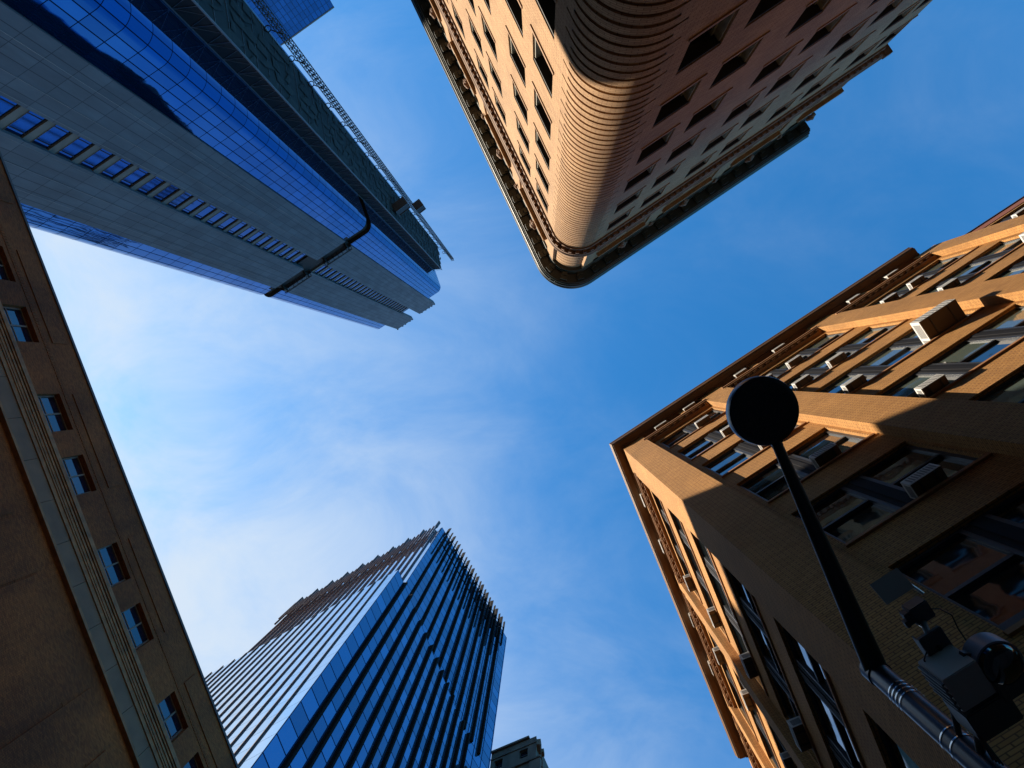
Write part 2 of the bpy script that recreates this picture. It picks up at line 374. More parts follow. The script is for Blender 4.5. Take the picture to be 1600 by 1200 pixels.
# ------------------------------------------------------------------ A : tan brick building, right
A1 = Fr((4.20, 3.66), (.8331, -.5531)); A2 = Fr((4.20, 3.66), (.3746, .9272))
bA = thing('brick_building', 'tan brick office building with brown cornice and many window air conditioners, right side', 'building', (12, 6, 0))
PIT = 4.45; SILL = [32.55 - PIT * k for k in range(7)]; HEAD = 2.95
def facadeA(F, piers, bays, ends, REC=.3):
    mb = MB(); leds = []
    WT = 38.0
    for a, b in piers: mb.box(F, a, b, 0, WT, -REC, 0)
    for (a, b), (c, d) in bays:           # recess a..b, opening c..d
        led = MB(); sil = []; leds.append((led, sil))
        ops = [(c, d, s_, s_ + HEAD) for s_ in SILL] + [(c + .15, c + (d - c) * .30, 37.05, 37.85), (c + (d - c) * .37, c + (d - c) * .63, 37.05, 37.85), (c + (d - c) * .70, d - .15, 37.05, 37.85)]
        mb.holes(F, a, b, 0, WT, ops, -REC, .25)
        # dentilled ledge over the top windows
        led.box(F, a - .06, b + .0, 36.02, 36.14, -REC, -.13)
        led.box(F, a - .10, b + .04, 36.29, 36.45, -REC, .015)
        led.box(F, a - .14, b + .07, 36.45, 36.58, -REC, .06)
        k = a + .02
        while k < b - .1:
            led.box(F, k, k + .17, 36.14, 36.29, -REC, -.05); k += .36
        for s_ in SILL:
            x_ = MB(); x_.box(F, c - .04, d + .04, s_ - .10, s_ + .002, -REC - .2, -REC + .05); sil.append(x_)
        # attic piers between the little attic windows
        for u in (.335, .665):
            x = c + (d - c) * u; mb.box(F, x - .16, x + .16, 36.6, 37.995, -REC, -.004)
    return mb, leds
bays1 = [((1.15, 4.6), (1.5, 4.5)), ((5.75, 11.0), (6.15, 10.85)), ((12.3, 17.4), (12.75, 17.1))]
piers1 = [(0.002, 1.15), (4.6, 5.75), (11.0, 12.3), (17.4, 18.7)]
bays2 = [((1.25, 6.9), (1.65, 6.75)), ((7.65, 13.4), (8.0, 13.2)), ((14.15, 16.9), (14.4, 16.7))]
piers2 = [(0.002, 1.25), (6.9, 7.65), (13.4, 14.15), (16.9, 17.5)]
mb, led = facadeA(A1, piers1, bays1, 18.7); mb2, led2 = facadeA(A2, piers2, bays2, 17.5)
for a, b in ((mb, mb2),):
    o_ = len(a.v); a.v += b.v; a.f += [tuple(i + o_ for i in f) for f in b.f]; a.uv += b.uv; a.m += b.m
# back walls and roof of the building (closed volume)
c0 = A1.P(0, 0, -.8); c1 = A1.P(18.6, 0, -.9); c2 = A1.P(18.7, 0, -13); c3 = A2.P(17.4, 0, -.9)
_i = A1.n.x * A2.n.y - A1.n.y * A2.n.x; _a, _b = A1.n.dot(A1.o) - .9, A2.n.dot(A1.o) - .9
core = [((_a * A2.n.y - _b * A1.n.y) / _i, (A1.n.x * _b - A2.n.x * _a) / _i), (c1.x, c1.y), (c1.x + 5, c1.y + 10), (c3.x + 8, c3.y + 3), (c3.x, c3.y)]
mb.face([A1.P(18.7, 0, 0), A1.P(18.7, 0, -9), A1.P(18.7, 38, -9), A1.P(18.7, 38, 0)], [(0, 0), (9, 0), (9, 38), (0, 38)], A1.t)
mb.face([A2.P(17.5, 0, 0), A2.P(17.5, 0, -9), A2.P(17.5, 38, -9), A2.P(17.5, 38, 0)], [(0, 0), (9, 0), (9, 38), (0, 38)], A2.t)
mb.build('wall', M_brickA, bA); 
for l_, s_ in led + led2:
    l_.build('ledge', M_ledgeA, bA)
    for x_ in s_: x_.build('window_sill', M_ledgeA, bA)
cc = MB(); cc.prism(core, .01, 38.3); cc.build('core', M_roof, bA)
# cornice: mitred at the corner
def cornice(mb, ext, h0, h1, o_in):
    def pt(off):
        # intersection of the two offset lines
        n1_, n2_ = A1.n, A2.n; o = A1.o
        det = n1_.x * n2_.y - n1_.y * n2_.x
        r1, r2 = n1_.dot(o) + off, n2_.dot(o) + off
        return Vector(((r1 * n2_.y - r2 * n1_.y) / det, (n1_.x * r2 - n2_.x * r1) / det, 0))
    def path(off):
        p = pt(off); a = A1.P(ext[0], 0, off); b = A2.P(ext[1], 0, off)
        return [(a.x, a.y), (p.x, p.y), (b.x, b.y)]
    return path
pA = cornice(None, (17.85, 17.05), 0, 0, 0)
cn = MB(); outA = lambda i: (A1.n, A2.n)[i]
profC = [(-.55, 37.995), (.08, 38.0), (.10, 38.06), (.40, 38.08), (.40, 38.14), (.47, 38.2), (.50, 38.38), (.54, 38.5), (.54, 38.56), (-.6, 38.6)]
cn.sweep(pA, profC, outA)
for F, e in ((A1, 17.85), (A2, 17.05)):
    cn.face([F.P(e, h, o) for o, h in profC], None, F.t)
    k = 0.9
    while k < e: cn.box(F, k, k + .02, 38.05, 38.075, .1, .4); k += 1.7
cn.build('cornice', M_corniceA, bA)
# windows: one object per bay and floor
def winA(width, units, blind=True):
    f = MB(); p = MB(); bl = MB(); H = HEAD
    LF = Fr((0, 0), (1, 0), (0, 1))
    f.box(LF, -width / 2, width / 2, 0, .10, -.12, .0); f.box(LF, -width / 2, width / 2, H - .08, H, -.12, 0)
    mw = .38; uw = (width - mw * (units - 1)) / units; x = -width / 2
    for k in range(units):
        a, b = x, x + uw
        for q0, q1 in ((a, a + .09), (b - .09, b)): f.box(LF, q0, q1, .10, H - .08, -.12, .0)
        f.box(LF, a + .09, b - .09, H * .52, H * .52 + .09, -.12, -.02)
        f.box(LF, a + .09, b - .09, .10, .42, -.12, -.03)
        p.wall(LF, a + .09, b - .09, .42, H * .52, -.09)
        bl.wall(LF, a + .09, b - .09, H * .52 + .09, H - .08, -.05)
        if k < units - 1:
            f.cur = 1
            f.box(LF, b, b + mw, .10, H - .08, -.10, .01); f.box(LF, b + .12, b + mw - .12, .10, H - .08, .01, .03); f.cur = 0
        x += uw + mw
    o_ = len(p.v); p.m = [0] * len(p.f); p.v += bl.v; p.f += [tuple(i + o_ for i in q) for q in bl.f]; p.uv += bl.uv; p.m += [1] * len(bl.f)
    f.wall(LF, -width / 2, width / 2, 0, H, -.125)
    return proto('window', f, [M_frameA, M_panelA], [('pane', p, [M_pane, M_blind] if blind else [M_pane, M_pane])])
itemsA = []
for F, bays in ((A1, bays1), (A2, bays2)):
    for (a, b), (c, d) in bays:
        pr = winA(d - c, 2 if d - c < 3.6 else 3, F is A1 and c > 3)
        for s_ in SILL: itemsA.append((pr, place(F, (c + d) / 2, s_ + .003, -.40)))
        f = MB(); LF = Fr((0, 0), (1, 0), (0, 1)); f.box(LF, -.6, .6, 0, .8, -.1, 0)
for (a, b), (c, d) in bays1 + bays2: pass
at = {}
for F, bays in ((A1, bays1), (A2, bays2)):
    for (a, b), (c, d) in bays:
        for u0, u1 in ((.0, .30), (.37, .63), (.70, 1.)):
            a0 = c + (d - c) * u0 + (.15 if u0 == 0 else 0); a1 = c + (d - c) * u1 - (.15 if u1 == 1 else 0)
            key = round(a1 - a0, 2)
            if key not in at:
                f = MB(); p = MB(); LF = Fr((0, 0), (1, 0), (0, 1)); w_ = key / 2
                f.box(LF, -w_, w_, 0, .07, -.08, 0); f.box(LF, -w_, w_, .73, .797, -.08, 0); f.box(LF, -w_, -w_ + .06, .07, .73, -.08, 0); f.box(LF, w_ - .06, w_, .07, .73, -.08, 0)
                p.wall(LF, -w_ + .06, w_ - .06, .07, .73, -.05); at[key] = proto('attic_window', f, M_frameA, [('pane', p, M_pane)])
            itemsA.append((at[key], place(F, (a0 + a1) / 2, 37.052, -.42)))
place_all(itemsA, bA, 'lower_windows')

# neighbouring wing beyond the cornice end
bW = thing('brick_wing', 'lower brick wing with red parapet adjoining the tan brick building, right edge', 'building', (24, -8, 0))
w_ = MB(); opsW = [(19.05, 23.6, s_, s_ + HEAD) for s_ in SILL] + [(25.2, 29.6, s_, s_ + HEAD) for s_ in SILL]
w_.holes(A1, 18.72, 31, 0, 35.75, opsW, -.3, .25)
w_.box(A1, 23.9, 24.9, 0, 35.75, -.3, 0)
w_.face([A1.P(31, 0, -.3), A1.P(31, 0, -9), A1.P(31, 36, -9), A1.P(31, 36, -.3)], [(0, 0), (9, 0), (9, 36), (0, 36)], A1.t)
w_.build('wall', M_brickA, bW)
w_ = MB(); w_.box(A1, 18.72, 31, 35.752, 36.75, -.9, -.27); w_.build('parapet', M_copper, bW)
w_ = MB(); w_.box(A1, 18.72, 31, 36.752, 36.86, -.95, -.22); w_.build('coping', M_coping, bW)
w_ = MB(); w_.box(A1, 18.72, 31, .01, 35.7, -9, -.8); w_.build('core', M_roof, bW)
w_ = MB()
for a, b in ((19.0, 23.65), (25.15, 29.65)):
    for s_ in SILL: w_.box(A1, a, b, s_ - .1, s_ + .002, -.5, -.25)
w_.build('sill', M_ledgeA, bW)
pr = winA(4.55, 3); pr2 = winA(4.4, 3)
place_all([(pr, place(A1, 21.325, s_ + .003, -.40)) for s_ in SILL] + [(pr2, place(A1, 27.4, s_ + .003, -.40)) for s_ in SILL], bW, 'lower_windows')

# air conditioners, each one a thing
def make_ac(Lx, Hz, Dy):
    LF = Fr((0, 0), (1, 0), (0, 1))
    b = MB(); b.box(LF, -Lx / 2, Lx / 2, .02, Hz, -Dy, 0)
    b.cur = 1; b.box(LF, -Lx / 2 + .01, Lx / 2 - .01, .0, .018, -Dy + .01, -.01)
    b.cur = 0
    o = b.build('casing', [M_ac, M_acb])
    gr = MB()
    n = 9; zz = Hz - .1                                    # front louvre frame
    for k in range(n):
        x0 = -Lx / 2 + .04 + (Lx - .08) * k / n
        gr.box(LF, x0, x0 + (Lx - .08) / n * .55, .07, Hz - .04, .001, .006)
    for sx in (-1, 1):
        for (u0, u1) in ((.08, .47), (.53, .92)):
            x0 = sx * Lx / 2
            for k in range(5):
                z0 = .07 + (Hz - .14) * k / 5
                gr.box(LF, min(x0, x0 + sx * .004), max(x0, x0 + sx * .004), z0, z0 + (Hz - .14) / 5 * .8, -Dy * u1, -Dy * u0)
    g2 = gr.build('grille', M_acg)
    fr = MB()
    for x in (-Lx / 4, Lx / 4): fr.box(LF, x - .015, x + .015, -.03, -.002, -Dy, -.02)
    fr.box(LF, -Lx / 2, Lx / 2, -.03, -.002, -Dy * .5 - .02, -Dy * .5 + .02)
    r_ = fr.build('support_rail', M_frameA)
    return o, g2, r_
AC_P = {'std': make_ac(.66, .36, .66), 'big': make_ac(1.30, .55, 1.25), 'old': make_ac(.66, .38, .64)}
ORD = ['top', 'second', 'third', 'fourth', 'fifth', 'sixth', 'seventh']
AR = random.Random(11)
def ac(F, s, row, kind, label, off, grp, h=None, sub=''):
    z = (SILL[row] + .06) if h is None else h
    m = place(F, s, z, off) @ Matrix.Rotation(R(AR.uniform(-2.5, .5)), 4, 'X') @ Matrix.Rotation(R(AR.uniform(-1.5, 1.5)), 4, 'Y')
    t = thing('air_conditioner', label, 'air conditioner', (0, 0, 0), grp)
    t.matrix_world = m
    for p in AC_P[kind]:
        c = p.copy(); S.collection.objects.link(c); c.parent = t; c.matrix_parent_inverse = Matrix.Identity(4); c.matrix_basis = Matrix.Identity(4)
G1 = 'air conditioners in the windows of the sunlit street front'; G2 = 'air conditioners in the windows of the left-hand front'
bn = ['bay nearest the corner', 'second bay from the corner', 'third bay from the corner', 'bay beyond the cornice end']
def l1(row, b, ex=''): return 'air conditioner, sunlit front, %s row, %s%s' % (ORD[row], bn[b], ex)
for s, row, b, ex in ((3.35, 0, 0, ''), (3.35, 1, 0, ', beside the lamp disc'), (3.35, 2, 0, ', touching the lamp disc'), (3.35, 3, 0, ', at the shadow edge'), (3.4, 4, 0, ', deep in shadow'),
                  (6.62, 0, 1, ', behind the lamp disc'), (8.1, 0, 1, ', at mid bay'), (8.05, 1, 1, ', at mid bay'), (6.55, 1, 1, ', next to the pier'), (6.5, 2, 1, ''), (6.45, 3, 1, ''),
                  (12.95, 0, 2, ', first from the pier'), (14.3, 0, 2, ', beside its twin'), (12.95, 1, 2, ''), (16.5, 1, 2, ', far end'), (19.6, 0, 3, ''), (19.9, 1, 3, '')):
    ac(A1, s, row, 'std', l1(row, b, ex), -.02, G1)
ac(A1, 9.75, 2, 'big', 'very large white air conditioner jutting out, biggest on the sunlit brick front', .38, G1)
b2 = ['first bay', 'second bay']
for s, row, b in ((5.85, 0, 0), (5.85, 1, 0), (5.85, 2, 0), (5.75, 3, 0), (9.3, 0, 1), (9.2, 1, 1), (9.2, 2, 1), (9.2, 3, 1)):
    ac(A2, s, row, 'old', 'grey air conditioner on the shaded left front, %s window row, %s from corner' % (ORD[row], b2[b]), +.02, G2)
for i, s in enumerate((2.2, 3.9, 6.95, 9.2, 13.6, 15.8)):
    nm = ['nearest the corner', 'second from the corner', 'third from the corner', 'fourth from the corner', 'fifth from the corner', 'farthest from the corner'][i]
    ac(A1, s, 0, 'std', 'small white air conditioner above the ledge under the cornice, %s' % nm, .12, 'attic air conditioners above the ledge', h=37.1)
for i, s in enumerate((2.7, 5.2, 9.2, 11.8)):
    nm = ['nearest the corner', 'second from the corner', 'third from the corner', 'farthest from the corner'][i]
    ac(A2, s, 0, 'old', 'pale air conditioner above the ledge, left brick front, %s' % nm, .12, 'attic air conditioners of the left-hand front', h=37.1)
for tr in AC_P.values():
    for o in tr: bpy.data.objects.remove(o)

# ------------------------------------------------------------------ B : buff brick building with rounded corner, top
PB = (1.596, -7.204)
B1 = Fr(PB, (-.4271, -.9042)); B2 = Fr(PB, (.8311, -.5561))
bB = thing('round_corner_building', 'buff brick building with grooved rounded corner and dark green cornice, top centre', 'building', (6, -18, 0))
RB = 1.64; tl = RB / math.tan(math.acos(B1.t.dot(B2.t)) / 2); tl_ = tl
half = math.acos(B1.t.dot(B2.t)) / 2
CB = Vector((*PB, 0)) + (B1.t + B2.t).normalized() * (RB / math.sin(half))
def arcpts(C, n_a, n_b, r, k):
    a0 = math.atan2(n_a.y, n_a.x); a1 = math.atan2(n_b.y, n_b.x); d = (a1 - a0 + math.pi) % (2 * math.pi) - math.pi
    return [(C.x + r * math.cos(a0 + d * i / k), C.y + r * math.sin(a0 + d * i / k)) for i in range(k + 1)]
def arcB(off, k=26): return arcpts(CB, B1.n, B2.n, RB + off, k)
def pathB(e1, e2, k=26):
    def f(off):
        a = B1.P(e1, 0, off); b = B2.P(e2, 0, off); return [(a.x, a.y)] + arcB(off, k) + [(b.x, b.y)]
    return f
def outB(e=1, k=26):
    def f(i):
        if e:
            if i == 0: return B1.n
            if i == k + 1: return B2.n
            i -= 1
        p = arcB(0, k); m_ = Vector(((p[i][0] + p[i + 1][0]) / 2, (p[i][1] + p[i + 1][1]) / 2, 0)); return (m_ - CB).normalized()
    return f
TOPB = 54.5; PITB = 4.33
SB = [41.65 - PITB * k for k in range(9)]
c1 = [2.88, 5.25, 8.6, 11.0, 14.35, 16.75, 20.1, 22.5, 25.9, 28.3]; c2_ = [2.73, 5.08, 8.22, 10.6, 13.9, 16.25, 19.35, 21.4]
E1, E2, WB, HB = 31.0, 23.0, 1.55, 2.2
wl = MB()
att1 = [(c, c + WB, 47.4, 50.6) for c in c1]; att2 = [(c, c + WB, 47.4, 50.6) for c in c2_]
wl.holes(B1, tl + .35, E1, 0, TOPB, [(c, c + WB, s_, s_ + HB) for c in c1 for s_ in SB] + att1, 0, .50)
wl.holes(B2, tl + .33, E2, 0, TOPB, [(c, c + WB, s_, s_ + HB) for c in c2_ for s_ in SB] + att2, 0, .50)
wl.wall(B1, tl, tl + .35, 44.9, TOPB); wl.wall(B2, tl, tl + .33, 44.9, TOPB)
# end walls
wl.face([B2.P(E2, 0, 0), B2.P(E2, 0, -12), B2.P(E2, TOPB, -12), B2.P(E2, TOPB, 0)], [(0, 0), (12, 0), (12, TOPB), (0, TOPB)], B2.t)
wl.face([B1.P(E1, 0, 0), B1.P(E1, 0, -12), B1.P(E1, TOPB, -12), B1.P(E1, TOPB, 0)], [(0, 0), (12, 0), (12, TOPB), (0, TOPB)], B1.t)
# grooved short returns beside the round corner
GP = 4.33 / 9
for F in (B1, B2):
    prof = []; h = .1
    fn = lambda off, F=F: [tuple(F.P(tl, 0, off))[:2], tuple(F.P(tl + .35 if F is B1 else tl + .33, 0, off))[:2]]
    k = 0
    prof = [(0, 0)]
    while h + 2 * GP < 44.9:
        prof += [(0, h + 2 * GP - .10), (-.09, h + 2 * GP - .09), (-.09, h + 2 * GP - .005), (0, h + 2 * GP)]; h += 2 * GP
    prof += [(0, 44.9)]
    wl.sweep(fn, prof, lambda i, F=F: F.n)
    xe = tl + (.35 if F is B1 else .33)
    wl.face([F.P(xe, 0, 0), F.P(xe, 0, -.1), F.P(xe, 44.9, -.1), F.P(xe, 44.9, 0)], None, -F.t)
wl.build('wall', M_stoneB, bB)
cy_ = MB(); prof = [(0, 0)]; h = .1
while h + GP < 45.3:
    prof += [(.0, h + GP - .15), (-.15, h + GP - .13), (-.15, h + GP - .02), (0, h + GP)]; h += GP
prof += [(0, 45.3)]
cy_.sweep(arcB, prof, outB(0)); prof = [(-.12, 46.0)]; h = 46.0
while h + 1.0 < 54.3:
    prof += [(-.12, h + .86), (-.24, h + .88), (-.24, h + .98), (-.12, h + 1.0)]; h += 1.0
prof += [(-.12, TOPB)]
cy_.sweep(arcB, prof, outB(0)); smooth_weld(cy_.build('rounded_corner', M_stoneB, bB), 30)
# attic pilasters next to the corner
pl = MB()
for F in (B1, B2):
    pl.box(F, tl - .28, tl + .62, 46.05, 54.3, -.1, .10)
for F, cs in ((B1, c1), (B2, c2_)):
    for a in range(1, len(cs) - 1, 2):
        pl.box(F, cs[a] + WB + .22, cs[a + 1] - .22, 46.05, 54.3, -.02, .12)
    for a in range(0, len(cs), 2):
        pl.box(F, cs[a] - .02, cs[a + 1] + WB + .02, 51.2, 51.6, -.02, .28); pl.box(F, cs[a] - .02, cs[a + 1] + WB + .02, 46.9, 47.2, -.02, .16)
pl.build('attic_pilaster', M_stoneB, bB)
# belt course with dentils
pB = pathB(E1, E2)
be = MB(); be.sweep(pB, [(0, 45.1), (.10, 45.12), (.12, 45.32), (.10, 45.32), (.10, 45.58), (.34, 45.60), (.36, 45.78), (.44, 45.9), (.44, 46.02), (-.15, 46.05)], outB())
def along(F, a0, a1, pitch, fn_):
    k = a0
    while k < a1: fn_(F, k); k += pitch
for F, e in ((B1, E1), (B2, E2)):
    along(F, tl + .1, e, .42, lambda F, k: be.box(F, k, k + .2, 45.33, 45.585, .08, .30))
na = 7
for i in range(na):
    a0 = math.atan2(B1.n.y, B1.n.x); a1 = math.atan2(B2.n.y, B2.n.x); d = (a1 - a0 + math.pi) % (2 * math.pi) - math.pi
    an = a0 + d * (i + .5) / na; nn = Vector((math.cos(an), math.sin(an), 0)); p = CB + nn * (RB + .19) + ZV * 45.457
    be.rbox(p, Vector((-nn.y, nn.x, 0)), nn, ZV, .2, .22, .255)
be.face([B2.P(E2, h, o) for o, h in ((0, 45.1), (.44, 45.6), (.44, 46.02), (0, 46.05))], None, B2.t)
be.box(B2, E2 - .05, E2 + .5, 45.6, 46.0, -3, .5)
be.build('belt_course', M_ledgeB, bB)
# cornice
EC = 21.3; pC = pathB(E1, EC)
co = MB(); profB = [(-.2, 53.6), (.12, 53.62), (.14, 53.95), (.22, 54.0), (.22, 54.48), (.90, 54.5), (.92, 54.62), (1.0, 54.64), (1.0, 54.86), (1.1, 54.92), (1.12, 55.2), (1.22, 55.32), (1.22, 55.5), (-.3, 55.6)]
co.sweep(pC, profB, outB()); co.face([B2.P(EC, h, o) for o, h in profB], None, B2.t)
# brackets
for F, e in ((B1, E1), (B2, EC - .5)):
    along(F, tl + .35, e, 1.14, lambda F, k: (co.box(F, k, k + .50, 54.16, 54.49, .2, .74), co.box(F, k + .08, k + .42, 53.98, 54.16, .16, .42), co.box(F, k + .08, k + .42, 54.2, 54.45, .742, .77)))
for i in range(3):
    an = a0 + d * (i + .5) / 3; nn = Vector((math.cos(an), math.sin(an), 0)); tt = Vector((-nn.y, nn.x, 0))
    co.rbox(CB + nn * (RB + .47) + ZV * 54.32, tt, nn, ZV, .50, .54, .33); co.rbox(CB + nn * (RB + .31) + ZV * 54.07, tt, nn, ZV, .34, .24, .17)
co.build('cornice', M_green, bB)
# carved ornaments
import bmesh
def blob(c, r, F, sq=(1, 1, 1), seed=0):
    bm = bmesh.new(); bmesh.ops.create_icosphere(bm, subdivisions=2, radius=1)
    rnd = random.Random(seed); vs = []
    for v in bm.verts:
        k = 1 + rnd.uniform(-.16, .16); vs.append(c + F.t * v.co.x * r * sq[0] * k + F.n * v.co.y * r * sq[1] * k + ZV * v.co.z * r * sq[2] * k)
    fs = [[vs[v.index] for v in f.verts] for f in bm.faces]; bm.free(); return fs
for F, pos in ((B1, [4.5, 7.55, 10.2, 13.2, 15.9, 18.9, 21.6, 24.6, 27.3]), (B2, [4.9, 7.4, 10.2, 12.9, 15.8, 18.4, 21.0])):
    for j, s in enumerate(pos):
        m_ = MB(); big = .62 if j % 2 == 0 else .36
        for q_, (da, dh, do, r) in enumerate(((0, 0, .3, .42), (-.42, .1, .26, .24), (.42, .1, .26, .24), (0, -.62, .24, .26), (-.22, .5, .3, .22), (.22, .5, .3, .22), (0, -.95, .2, .15))):
            for f in blob(F.P(s + da * big, 52.9 + dh * big, .16 + do * big), r * big, F, (1, .8, 1), j * 10 + q_): m_.face(f, None, None)
        smooth_weld(m_.build('cartouche', M_ledgeB, bB), 60)
# sills and windows
def winB():
    f = MB(); p = MB(); LF = Fr((0, 0), (1, 0), (0, 1)); w2 = WB / 2 - .002
    f.box(LF, -w2, w2, .0, .08, -.1, 0); f.box(LF, -w2, w2, HB - .12, HB - .002, -.1, .345)  # head box runs out over the soffit, its black imitating the shade there
    f.box(LF, -w2 + .14, w2 - .14, HB * .5 - .03, HB * .5 + .04, -.1, -.01)
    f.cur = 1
    for a, b in ((-w2, -w2 + .05), (w2 - .05, w2)): f.box(LF, a, b, .08, HB - .121, -.1, .30)  # pale lining strips along both side jambs
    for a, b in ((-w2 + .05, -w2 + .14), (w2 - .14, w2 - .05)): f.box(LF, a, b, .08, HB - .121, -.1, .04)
    p.wall(LF, -w2 + .14, w2 - .14, .08, HB * .5 - .03, -.07); p.wall(LF, -w2 + .14, w2 - .14, HB * .5 + .04, HB - .12, -.04)
    s_ = MB(); s_.box(LF, -w2 - .10, w2 + .10, -.14, -.002, -.02, .34 + .085)
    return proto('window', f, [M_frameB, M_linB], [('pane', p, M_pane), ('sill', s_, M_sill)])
def winB2():
    f = MB(); p = MB(); LF = Fr((0, 0), (1, 0), (0, 1)); w2 = WB / 2 - .002; H = 3.196
    f.box(LF, -w2, w2, .0, .1, -.1, 0); f.box(LF, -w2, w2, H - .1, H, -.1, 0); f.box(LF, -w2, -w2 + .1, .1, H - .1, -.1, 0); f.box(LF, w2 - .1, w2, .1, H - .1, -.1, 0); f.box(LF, -w2 + .1, w2 - .1, 1.5, 1.58, -.1, -.01)
    p.wall(LF, -w2 + .1, w2 - .1, .1, H - .1, -.07); return proto('attic_window', f, M_frameB, [('pane', p, M_pane)])
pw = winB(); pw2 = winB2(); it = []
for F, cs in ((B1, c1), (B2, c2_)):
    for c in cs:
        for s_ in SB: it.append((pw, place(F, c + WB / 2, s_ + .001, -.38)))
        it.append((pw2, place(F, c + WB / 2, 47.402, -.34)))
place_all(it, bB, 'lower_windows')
cr = MB(); qa = B1.P(E1, 0, -.75); qb = B2.P(E2, 0, -.75); qc = B1.P(tl, 0, -.75); qd = B2.P(tl, 0, -.75)
cr.prism([(qa.x, qa.y), (qc.x, qc.y), (CB.x, CB.y), (qd.x, qd.y), (qb.x, qb.y), (qb.x + 3, qb.y - 16), (qa.x + 14, qa.y - 6)], .01, 54.4)
cr.build('core', M_roof, bB)

# ------------------------------------------------------------------ C : concrete and glass tower with rounded corners, upper left
CF = Fr((-42.45, -29.18), (-.8386, .5447))
CS = Vector((-.33, -.944, 0)).normalized()
bC = thing('concrete_glass_tower', 'very tall grey concrete and blue glass tower with a dark belt, upper left', 'tower', (-55, -35, 0))
def corner(F, sP, side, r, k=14):
    """fillet between facade F (at s=sP) and a side wall leaving along `side`; returns tangent s, points fn, side frame"""
    P = F.P(sP, 0); tF = F.t if sP < 10 else -F.t
    hf = math.acos(tF.dot(side)) / 2; tl = r / math.tan(hf); C = P + (tF + side).normalized() * (r / math.sin(hf))
    ns = Vector((side.y, -side.x, 0))
    if ns.dot(C - P) > 0: ns = -ns
    return tl, C, ns
PR = -6.45; RR = 2.3; tR, CR, nR = corner(CF, PR, CS, RR)
PL = 22.3; RL = 1.5; tL, CL, nL = corner(CF, PL, CS, RL)
def wrap(F, sflat, C, r, n_side, off, side, length, k=14):
    p = F.P(sflat, 0, off); a = arcpts(C, F.n, n_side, r + off, k)
    e = C + n_side * (r + off) + side * length
    return [(p.x, p.y)] + a + [(e.x, e.y)]
def outC(C, n_side, r, F, k=14):
    p = arcpts(C, F.n, n_side, r, k)
    def f(i):
        if i == 0: return F.n
        if i == k + 1: return n_side
        i -= 1; m_ = Vector(((p[i][0] + p[i + 1][0]) / 2, (p[i][1] + p[i + 1][1]) / 2, 0)); return (m_ - C).normalized()
    return f
FLC = 3.65; H0 = 57.48 - 15 * FLC
def rowuv(h): return h - 57.48 + 30 * FLC
gl = MB()
for (h0, h1) in ((0, 151.2), (155.6, 262.5)):
    n0 = len(gl.uv)
    gl.sweep(lambda off: wrap(CF, -.45, CR, RR, nR, off, CS, 26), [(0, h0), (0, h1)], outC(CR, nR, RR, CF))
    gl.sweep(lambda off: wrap(CF, 17.95, CL, RL, nL, off, CS, 26), [(0, h0), (0, h1 - (3.2 if h1 > 200 else 0))], outC(CL, nL, RL, CF))
gl.uv = [(u, v - 57.48 + 30 * FLC) for u, v in gl.uv]
o = gl.build('curtain_wall', M_glassC, bC); smooth_weld(o, 35)
# dark belt recess
bd = MB()
fnR = lambda off: wrap(CF, -.2, CR, RR, nR, off, CS, 26); fnL = lambda off: wrap(CF, 17.8, CL, RL, nL, off, CS, 26)
bd.sweep(fnR, [(0, 151.2), (-.9, 151.25), (-.9, 155.55), (0, 155.6)], outC(CR, nR, RR, CF)); bd.sweep(fnL, [(0, 151.2), (-.9, 151.25), (-.9, 155.55), (0, 155.6)], outC(CL, nL, RL, CF))
bd.wall(CF, -.3, 18.0, 148, 158, -.5)
bd.box(CF, -1.35, -.55, 149.7, 151.1, -.1, .03)
bd.box(CF, 18.1, 18.75, 149.7, 151.1, -.1, .03)
bd.build('service_belt', M_mech, bC)
# concrete piers
cw = MB()
for a, b, top in ((-.38, 7.0, 279), (10.4, 17.88, 280.5)):
    for h0, h1 in ((0, 151.3), (156.2, top)):
        cw.box(CF, a, b, h0, h1, -1.2, .22)
cw.uv = [(u + 1.25 * .3, v - 57.48 + 30 * FLC - .9) for u, v in cw.uv]
cw.build('concrete_pier', M_conc, bC)
# strip between the piers: spandrels and windows
sp = MB(); itC = []
def winC():
    f = MB(); p = MB(); LF = Fr((0, 0), (1, 0), (0, 1)); w2 = 1.69; H = 2.45
    f.box(LF, -w2, w2, 0, .07, -.1, 0); f.box(LF, -w2, w2, H - .07, H, -.1, 0)
    for x in (-w2, w2 - .07, -1.15, 1.09): f.box(LF, x, x + .07, .07, H - .07, -.1, 0)
    p.wall(LF, -w2 + .05, w2 - .05, .05, H - .05, -.06); return proto('window', f, M_mech, [('pane', p, M_glassC1)])
M_glassC1 = mat('blue_strip_glass', (.008, .09, .30), .04, 1.)
wc = winC(); k = -14
while True:
    b0 = 63.03 + k * FLC; k += 1
    if b0 > 258: break
    if 146 < b0 < 156.5: continue
    sp.box(CF, 7.0, 10.4, b0 - 1.12, b0 - .04, -.9, -.10); sp.box(CF, 7.0, 10.4, b0 - .04, b0 + .0, -.9, -.04)
    itC.append((wc, place(CF, 8.7, b0 + .002, -.22)))
sp.wall(CF, 7.0, 10.4, 0, 262, -.9)
sp.build('spandrel', M_concfin, bC)
place_all(itC, bC, 'lower_windows')
